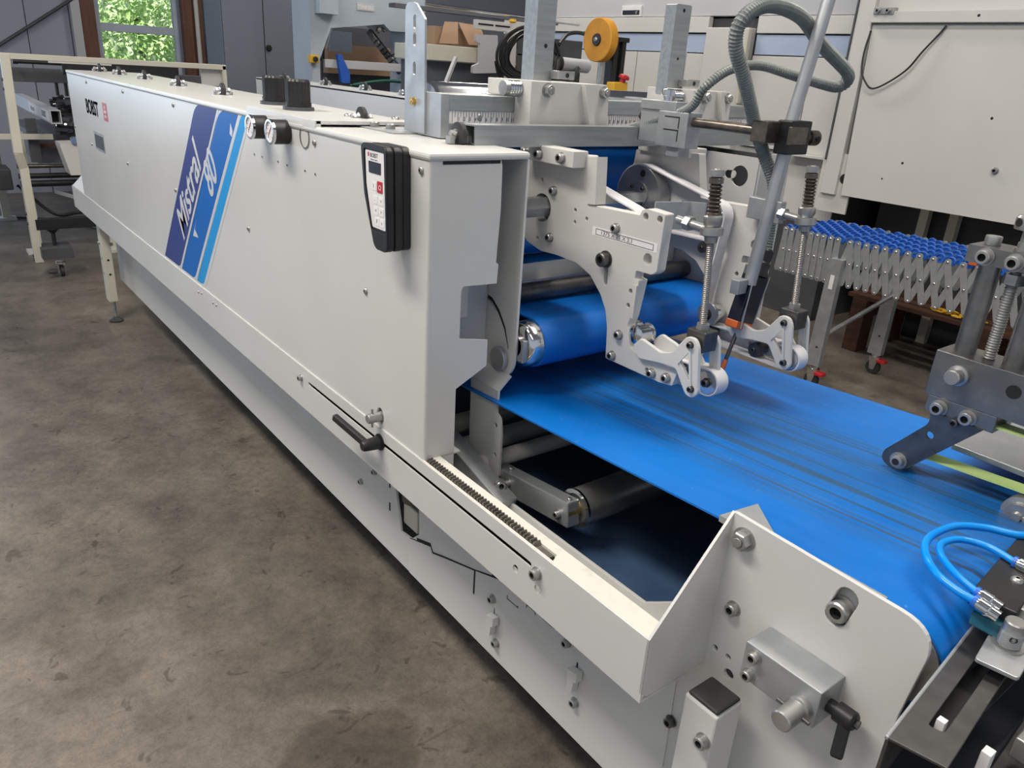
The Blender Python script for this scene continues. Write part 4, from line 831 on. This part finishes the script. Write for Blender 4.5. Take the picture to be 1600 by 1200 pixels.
# ================================================================== white machine with hanging cable at the right
wm = thing('white_cabinet_machine', 'tall white panelled machine with thin black cable hanging on its face', 'machine', (4.6, .2, 0))
plate('front_panel', 'x', 4.2, 4.215, [(-2.6, 1.0), (1.505, .985), (1.545, 2.035), (-2.6, 2.04)], COOLWHITE, wm)
box('top_channel', (4.16, -2.6, 2.045), (4.26, 1.545, 2.11), COOLWHITE, wm, .003); box('upper_panel', (4.3, .99, 2.11), (4.31, 1.47, 2.5), COOLWHITE, wm); box('dark_screen', (4.28, -1.2, 2.125), (4.30, .985, 2.5), LCD, wm)
box('hinge_block', (4.15, 1.40, 2.09), (4.2, 1.53, 2.13), STEEL, wm, .003)
for y in (1.435, 1.50): put('hinge_screw', SOCKET, (4.15, y, 2.11), .014, NX, wm)
box('corner_post', (4.19, 1.55, .98), (4.34, 1.66, 2.5), COOLWHITE, wm, .004); box('corner_groove', (4.185, 1.66, 1.2), (4.30, 1.672, 2.5), DARKGREY, wm)
for y, z, r in ((.695, 1.547, .008), (1.143, 1.241, .008), (1.25, 1.13, .006), (.9, 2.08, .008)): put('panel_hole', HOLE, (4.2 if z < 2.04 else 4.16, y, z), r, NX, wm)
put('panel_screw', SOCKET, (4.2, .597, 1.267), .016, NX, wm)
box('foot_panel', (4.22, 1.46, .86), (4.235, 1.70, 1.25), COOLWHITE, wm); put('keyhole', HOLE, (4.2199, 1.515, 1.09), .034, NX, wm); box('key_slot', (4.2185, 1.51, 1.11), (4.2202, 1.52, 1.23), DARK, wm)
box('dark_plinth', (4.85, -2.6, 0.0), (6.2, 1.55, 1.6), DARKGREY, wm); box('machine_roof', (4.23, -2.6, 1.7), (6.2, 1.6, 2.5), COOLWHITE, wm)
for y in (.95, 1.15, -.1): box('under_post', (4.76, y, .0), (4.82, y+.06, 1.7), CREAM, wm)
tube('hanging_cable', [(4.195, 1.545, 2.00), (4.18, 1.55, 1.88), (4.17, 1.535, 1.77), (4.165, 1.49, 1.70), (4.165, 1.435, 1.665), (4.165, 1.35, 1.70), (4.165, 1.24, 1.785), (4.17, 1.175, 1.885), (4.18, 1.105, 1.985), (4.19, 1.08, 2.03)], .006, BLACK, wm, 8)

# ================================================================== long panelled machine behind
lm = thing('long_panelled_machine', 'long white and grey panelled machine with pale blue painted window reflection behind the conveyor', 'machine', (4.9, 3.2, 0))
REFLECT = mat('painted_reflection_blue', (.42, .50, .66), .25, scale=2)  # window reflection on the panels, painted as a pale blue colour
box('machine_core', (4.46, 1.68, .0), (5.9, 5.0, 2.1), DARKGREY, lm); box('grey_hood', (4.42, 1.68, 2.115), (5.9, 5.0, 2.9), LIGHTGREY, lm, .004)
for y0, y1 in ((1.70, 2.05), (2.06, 2.56), (3.02, 4.95)): box('upper_panel', (4.40, y0, 1.995), (4.45, y1, 2.11), COOLWHITE, lm, .003); box('reflection_band', (4.412, y0, 1.85), (4.45, y1, 1.985), REFLECT, lm, .003)
for y0, y1 in ((1.70, 2.05), (2.06, 2.56), (3.02, 3.75), (3.76, 4.95)): box('lower_panel', (4.40, y0, 1.20), (4.45, y1, 1.842), COOLWHITE, lm, .003)
box('raised_door', (4.36, 2.60, 1.0), (4.45, 3.0, 2.03), COOLWHITE, lm, .006); box('door_edge', (4.33, 2.575, 1.5), (4.37, 2.60, 2.02), CREAM, lm, .003)
box('shelf_panel', (4.30, 1.70, 1.185), (4.45, 2.06, 1.20), COOLWHITE, lm); box('lower_skirt', (4.44, 1.68, .75), (4.45, 4.9, 1.19), COOLWHITE, lm)
dsp = box('counter_display', (4.40, 3.77, 2.115), (4.42, 4.0, 2.20), PAPER, lm, .002); box('display_glass', (4.398, 3.785, 2.13), (4.401, 3.985, 2.165), LCD, dsp)
text('counter_digits', '17', 'x', 4.3975, (3.835, 2.135), .032, PAPER, dsp, 0, .8)
for y, z in ((1.74, 2.09), (1.74, 1.23), (2.0, 1.22)): put('panel_screw', DOME, (4.40, y, z), .010, NX, lm)
# pallet and chain under the machines
pt = thing('wooden_pallet', 'dark brown wooden pallet lying under the white machine', 'pallet', (4.4, .5, 0))
for k in range(5): box('deck_board', (4.12+.13*k, -.6, .36), (4.22+.13*k, 1.25, .385), WOOD, pt)
for y in (-.55, .3, 1.1): box('pallet_bearer', (4.1, y, .24), (4.7, y+.1, .36), WOOD, pt)
for y in (-.55, .3, 1.1): box('pallet_foot', (4.1, y, 0), (4.24, y+.1, .24), WOOD, pt); box('pallet_foot', (4.55, y, 0), (4.7, y+.1, .24), WOOD, pt)
ch = thing('yellow_chain', 'small heap of yellow plastic chain links on the dark pallet', 'chain', (4.2, .55, .385))
for k in range(9):
    c = Vector((4.16+.05*random.random(), .42+.035*k, .40+.012*random.random())); a = random.random()*3
    tube('chain_link', [c+Vector((.012*math.sin(t)*math.cos(a), .026*math.cos(t), .012*math.sin(t)*math.sin(a))) for t in [2*PI*j/10 for j in range(11)]], .006, YELLOW, ch, 6, 2)

# ================================================================== tube trolley at the far left
tt = thing('tube_trolley', 'white tubular trolley frame with black weight box and castor', 'trolley', (.5, 5.1, 0))
def rect_tube(nm, p, q, a, b, m_, par): return obox(nm, p, q, a, b, m_, par, .003)
up_ = obox('upright', (-.155, 5.1, .12), (-.150, 5.1, .80), .055, .05, CREAM, tt, .003, (0, 1, 0)); obox('upright', (-.152, 5.1, .79), (-.172, 5.06, .90), .055, .05, CREAM, tt, .003, (0, 1, 0)); obox('upright', (-.172, 5.06, .89), (-.148, 5.1, 1.52), .055, .05, CREAM, tt, .003, (0, 1, 0))
box('top_bar', (-.175, 5.08, 1.490), (1.30, 5.12, 1.527), CREAM, tt, .003); box('upright', (1.27, 5.08, .1), (1.30, 5.12, 1.52), CREAM, tt, .003); box('end_sheet', (1.12, 5.13, 1.37), (1.29, 5.135, 1.49), COOLWHITE, tt)
box('black_crossbar', (-.14, 5.07, .355), (1.28, 5.13, .43), BLACK, tt, .002); wb_ = box('weight_box', (-.14, 5.0, .155), (.06, 5.2, .235), DARKGREY, tt, .003); cyl('screw_jack', (-.04, 5.09, .22), (-.04, 5.09, .37), .014, BLACK, tt, 12); lathe('jack_collar', (-.04, 5.09, .33), PZ, [(0, .02), (.025, .045), (.03, .045)], BLACK, tt, 14)
caster((-.02, 5.10), tt, .042); cw = caster((1.25, 5.10), tt, .042); lathe('brake_lever', (-.06, 5.06, .05), (-1, -.3, .1), [(0, .016), (.03, .02), (.06, .012)], DARKGREY, tt, 10)
box('foot', (1.22, 5.05, .115), (1.33, 5.15, .15), CREAM, tt)
for z in (.47, .40, .17, .14, 1.36, 1.30): put('tube_bolt', DSOCKET, (-.178, 5.1, z), .010, NX, tt)

# ================================================================== dark feeder machine behind the trolley
fm = thing('feeder_machine', 'dark feeder machine with many small arms and white square beam', 'machine', (.3, 6.0, 0))
sq = plate('square_beam', 'y', 5.4, 7.3, [(.105, 1.055), (.175, 1.055), (.175, 1.150), (.105, 1.150)], LIGHTGREY, fm, [[(.111, 1.061), (.169, 1.061), (.169, 1.144), (.111, 1.144)]]); box('beam_shade_sheet', (.112, 5.5, 1.062), (.168, 5.51, 1.143), DARK, sq)  # dark sheet paints the shade inside the hollow beam end
plate('beam_sticker', 'x', .1040, .1048, [(5.46, 1.066), (6.45, 1.066), (6.45, 1.140), (5.46, 1.140)], PAPER, sq); text('lettering', 'BOBST', 'x', .1038, (5.80, 1.082), .062, INK, sq, 0, 1.1, .001); text('lettering', 'vision', 'x', .1038, (6.38, 1.082), .058, INK, sq, 0, 1.6)
box('black_crossbeam', (-.12, 5.55, 1.33), (1.4, 5.62, 1.425), DARKGREY, fm, .003); cyl('black_shaft', (-.06, 5.4, 1.47), (1.0, 5.4, 1.47), .014, BLACK, fm, 12); lathe('shaft_end', (-.075, 5.4, 1.47), (1, 0, 0), [(0, .018), (.03, .018)], BLACK, fm, 12)
box('dark_beam', (.22, 5.35, 1.395), (1.02, 5.42, 1.485), BLACK, fm, .003); box('dark_beam_end', (.96, 5.33, 1.33), (1.03, 5.42, 1.42), BLACK, fm, .006)
box('white_strip', (.12, 5.22, 1.475), (.52, 5.24, 1.492), COOLWHITE, fm)
for k in range(64):
    y0 = 5.70+.02*k; x0 = .185+(y0-5.8)*.12+.09*random.random(); z0 = .93+.27*random.random()-.06*(y0-5.8)
    obox('feeder_arm', (x0, y0, z0), (x0+.05+.08*random.random(), y0-.06, z0+.07*random.random()-.02), .022, .026, random.choice((BLACK, BLACK, ANTHR, DARKGREY, DSTEEL)), fm, .003)
    if k % 3 == 0: cyl('arm_knob', (x0-.01, y0-.07, z0+.02), (x0+.015, y0-.07, z0+.02), .014, random.choice((BLACK, CHROME)), fm, 10)
for x in (.20, .26): cyl('hanger', (x, 5.58, 1.24), (x, 5.58, 1.34), .012, BLACK, fm, 8)
cht = plate('white_chute', 'y', 5.30, 5.52, [(.125, .925), (.125, .90), (.165, .70), (.285, .70), (.30, .93)], COOLWHITE, fm); lathe('chute_knob', (.22, 5.30, .95), NY, [(0, .03), (.02, .028)], CHROME, cht, 16)
for z, y, r, m_ in ((.732, 5.6, .016, BROWNROD), (.66, 5.6, .02, BLACK), (.61, 5.55, .024, BLACK)): cyl('cross_shaft', (-.14, y, z), (.9, y, z), r, m_, fm, 12)
box('tube_rail', (-1.4, 5.68, .915), (.14, 5.72, .955), CREAM, fm, .003); box('dark_plate', (-.02, 5.75, .74), (.05, 5.8, 1.06), DARKGREY, fm); box('dark_body', (.05, 6.0, .70), (1.0, 7.4, .92), ANTHR, fm); box('timber_strip', (.0, 5.9, .83), (.3, 5.95, .86), WOOD, fm)
for x, y in ((-.10, 5.9), (.42, 5.75), (1.0, 7.3), (-.15, 7.4)): box('machine_leg', (x, y, .02), (x+.07, y+.07, .95), CREAM, fm, .003); box('leg_foot', (x-.04, y-.03, 0), (x+.11, y+.1, .025), COOLWHITE, fm)
tube('floor_hose', [(-.1, 6.2, .5), (.1, 6.0, .3), (.3, 6.1, .28), (.6, 6.2, .3), (.9, 6.2, .5)], .014, BLACK, fm, 8); tube('floor_cable', [(-.1, 7.5, .012), (.3, 7.2, .012), (.6, 6.6, .012), (1.0, 6.5, .012)], .010, BLACK, fm, 6)
obox('strut', (.15, 6.1, .46), (.7, 6.1, .25), .03, .03, LIGHTGREY, fm); box('side_motor', (-.5, 6.3, .45), (-.12, 6.6, .62), DARKGREY, fm, .01)
obox('dark_side', (-1.2, 6.6, .9), (-.2, 6.6, .9), .1, .7, ANTHR, fm)

# ================================================================== grey steel cabinet
cb_ = thing('steel_cabinet', 'tall dark grey two-door steel cabinet beside the window', 'cabinet', (2.2, 6.8, 0))
box('cabinet_body', (1.76, 6.52, 0), (2.66, 7.0, 2.35), CABGREY, cb_, .004)
for x0, x1 in ((1.77, 2.15), (2.158, 2.65)): dr = box('door', (x0, 6.50, .06), (x1, 6.52, 2.33), CABGREY, cb_, .003)
hd = lathe('door_handle', (2.19, 6.50, 1.675), NY, [(0, .03), (.004, .03), (.006, .022), (.02, .022)], BLACK, dr, 18)
# ================================================================== light blue press
pr = thing('arch_press', 'light blue steel press with arch opening behind the machine', 'press', (2.5, 5.15, 0))
plate('press_frame', 'y', 5.0, 5.35, [(1.96, 0), (1.96, 2.5), (3.02, 2.5), (3.02, 0), (2.87, 0), (2.873, 1.80), (2.868, 1.872), (2.681, 1.868), (2.62, 1.915), (2.138, 1.850), (2.036, 1.614), (2.02, .9), (2.02, 0)], PRESSBLUE, pr)
npt = box('name_plate', (2.368, 4.994, 2.003), (2.53, 5.0, 2.057), LIGHTGREY, pr); text('lettering', 'T\u00dcNKERS', 'y', 4.9935, (2.376, 2.014), .042, PAPER, npt, 0, .78, .0006, 0, 1)
box('junction_box', (2.0, 4.90, 1.945), (2.16, 5.0, 2.3), PRESSBLUE, pr, .004); box('cross_bar', (2.10, 5.05, 1.55), (2.85, 5.09, 1.615), LIGHTGREY, pr, .003)
es = box('stop_box', (1.93, 4.94, 1.58), (2.0, 5.0, 1.64), YELLOW, pr, .005); lathe('stop_button', (1.965, 4.94, 1.61), NY, [(0, .018), (.02, .02), (.03, .016)], BLACK, es, 14)
for x in (2.13, 2.16): cyl('hanging_cable', (x, 5.2, 1.6), (x, 5.2, 1.86), .009, BLACK, pr, 8)
bl = plate('blue_sling', 'y', 5.0, 5.04, rounded([(2.19, 1.66), (2.225, 1.66), (2.30, 1.52), (2.30, 1.44), (2.225, 1.44)], .01), BLUEF, pr)
for k in range(9): obox('gripper_piece', (2.56+.03*k, 5.15, 1.86-.03*k), (2.60+.03*k, 5.1, 1.78-.03*k), .05, .05, random.choice((BLACK, DARKGREY, DSTEEL)), pr, .006)
for p in ((2.60, 5.08, 1.87), (2.66, 5.08, 1.88), (2.75, 5.08, 1.67)): lathe('chrome_knob', p, NY, [(0, .02), (.02, .026), (.04, .018)], CHROME, pr, 14)
tube('green_hose', [(2.2, 4.8, 1.43), (2.5, 4.8, 1.475), (2.75, 4.8, 1.47), (2.95, 4.8, 1.44)], .012, GREENC, pr, 8); obox('brown_shelf', (2.45, 5.8, 1.62), (3.4, 5.8, 1.62), .1, .25, CARD, pr); box('back_sheet', (2.45, 5.9, .9), (3.4, 5.92, 1.9), ANTHR, pr)
obox('tilted_bar', (2.33, 5.5, 1.70), (2.38, 5.5, 1.86), .03, .01, LIGHTGREY, pr); box('glass_panel', (2.4, 5.6, 1.68), (2.62, 5.61, 1.85), PRESSBLUE, pr); box('base_plinth', (1.90, 4.95, 0), (3.08, 5.4, .12), ANTHR, pr)
cone = lathe('funnel', (2.80, 4.95, 1.48), PZ, [(0, .05), (.03, .02), (.10, .006)], LIGHTGREY, pr, 14)

# ================================================================== bench unit with cardboard, cables
bu = thing('bench_unit', 'cream bench machine with chrome rail and notched white plate', 'machine', (2.8, 4.1, 0))
box('bench_body', (2.44, 4.0, 1.66), (3.3, 4.5, 1.77), CREAM, bu, .004); box('bench_plinth', (2.5, 4.1, 0), (3.9, 4.5, 1.655), ANTHR, bu); cyl('chrome_rail', (2.40, 3.98, 2.032), (3.9, 3.98, 2.012), .012, CHROME, bu, 12)
plate('notched_plate', 'y', 3.92, 3.95, rounded([(2.82, 1.86), (3.02, 1.87), (3.04, 1.60), (2.80, 1.585), (2.80, 1.64), (2.86, 1.66), (2.86, 1.80), (2.82, 1.81)], .012), LIGHTGREY, bu)
box('slotted_strip', (2.82, 3.93, 1.90), (3.16, 3.97, 1.965), COOLWHITE, bu, .002); box('strip_slot', (2.84, 3.928, 1.93), (2.98, 3.932, 1.942), DARK, bu); box('strip_slot', (3.0, 3.928, 1.93), (3.14, 3.932, 1.942), DARK, bu)
box('white_post', (3.12, 3.90, 1.20), (3.195, 3.95, 1.90), COOLWHITE, bu, .004); obox('prop_strut', (2.54, 3.90, 1.50), (2.66, 3.95, 1.69), .025, .025, LIGHTGREY, bu); lathe('yellow_knob', (3.165, 3.93, 1.965), PZ, [(0, .012), (.01, .03), (.03, .026)], YELLOW, bu, 14)
box('upper_rack', (2.5, 4.6, 2.03), (4.2, 4.7, 2.06), ANTHR, bu); box('dark_drive', (3.2, 3.6, 1.50), (3.62, 3.9, 1.87), DARKGREY, bu, .005); cyl('drive_cylinder', (3.22, 3.55, 1.70), (3.64, 3.55, 1.69), .05, LIGHTGREY, bu, 18); lathe('cylinder_ring', (3.30, 3.55, 1.698), (1, 0, 0), [(0, .058), (.05, .058)], BLACK, bu, 18); obox('dark_link', (3.35, 3.5, 1.45), (3.5, 3.5, 1.68), .04, .03, DARKGREY, bu)
box('white_sheet', (3.3, 4.2, 1.90), (3.62, 4.22, 2.0), COOLWHITE, bu); box('teal_motor', (3.22, 3.98, 1.79), (3.32, 4.1, 1.86), mat('teal_paint', (.02, .09, .13), .5), bu, .005); box('mid_shelf', (3.2, 3.7, 1.74), (3.33, 3.95, 1.75), LIGHTGREY, bu)
cbx = thing('cardboard_box', 'open brown cardboard box lying on the bench', 'box', (2.68, 4.1, 1.775))
sheet('front_flap', [[(2.55, 4.02, 1.778), (2.72, 4.02, 1.785), (2.765, 4.10, 1.94), (2.645, 4.10, 1.935)]], .004, CARD, cbx); sheet('side_flap', [[(2.82, 4.02, 1.785), (2.775, 4.11, 1.94), (2.98, 4.11, 1.93), (3.0, 4.02, 1.79)]], .004, CARD, cbx); box('box_body', (2.57, 4.12, 1.775), (2.98, 4.42, 1.90), CARD, cbx, .002)
cc = thing('cable_coil', 'bundle of thick black cables looped behind the post', 'cables', (2.92, 3.45, 1.5))
for k in range(7):
    rx = .27-.018*k+.02*random.random(); rz = .185-.008*k; cx = 2.90+.012*k; cz = 1.735+.008*(k % 3); yy = 3.36+.018*k
    tube('cable_loop', [(cx+rx*math.cos(t), yy+.02*math.sin(2*t), cz+rz*math.sin(t)) for t in [2*PI*j/18 for j in range(19)]], .011, BLACK, cc, 8, 3)
tube('cable_tail', [(2.63, 3.4, 1.68), (2.68, 3.4, 1.58), (2.85, 3.4, 1.54), (3.1, 3.4, 1.55)], .010, BLACK, cc, 8); tube('cable_tail', [(3.2, 3.4, 1.82), (3.3, 3.42, 1.9), (3.45, 3.45, 1.92), (3.6, 3.5, 1.90)], .014, BLACK, cc, 8); tube('cable_tail', [(2.72, 3.42, 1.84), (2.76, 3.42, 1.62), (2.9, 3.42, 1.52), (2.85, 3.45, 1.2)], .010, BLACK, cc, 8)
tube('cable_tail', [(2.92, 3.4, 1.90), (2.9, 3.4, 1.70), (3.0, 3.4, 1.55), (3.1, 3.4, 1.5)], .012, BLACK, cc, 8)
td = thing('tape_machine', 'amber tape roll on black stand behind the white bracket', 'tape dispenser', (2.95, 2.6, 0))
tr = lathe('tape_roll', (2.835, 2.6, 1.842), (1, 0, 0), [(0, .04), (0, .125), (.004, .130), (.062, .130), (.066, .125), (.066, .04)], AMBER, td, 40)
lathe('tape_core', (2.825, 2.6, 1.842), (1, 0, 0), [(0, .030), (0, .034), (.008, .038), (.03, .038)], BLACK, td, 24); put('core_screw', DOME, (2.825, 2.6, 1.842), .016, NX, td); cyl('tape_axle', (2.84, 2.6, 1.842), (3.06, 2.6, 1.842), .016, STEEL, td, 12)
for x in (2.96, 3.03): box('black_upright', (x, 2.56, .9), (x+.035, 2.64, 1.85), BLACK, td, .003)
box('upright_top', (2.95, 2.55, 1.84), (3.08, 2.65, 1.868), BLACK, td, .003); box('stand_base', (2.7, 2.3, 0), (3.2, 2.9, .9), ANTHR, td, .005); cyl('silver_column', (2.90, 2.6, .9), (2.90, 2.6, 1.72), .025, STEEL, td, 14)
sbx = obox('yellow_switch_box', (2.78, 2.38, 1.56), (2.90, 2.38, 1.565), .07, .08, YELLOW, td, .006); lathe('red_stop_button', (2.86, 2.36, 1.603), (.2, -.25, 1), [(0, .018), (.02, .018), (.022, .034), (.038, .034), (.046, .024)], RED, td, 20); box('switch_post', (2.82, 2.36, .9), (2.86, 2.40, 1.53), BLACK, td)
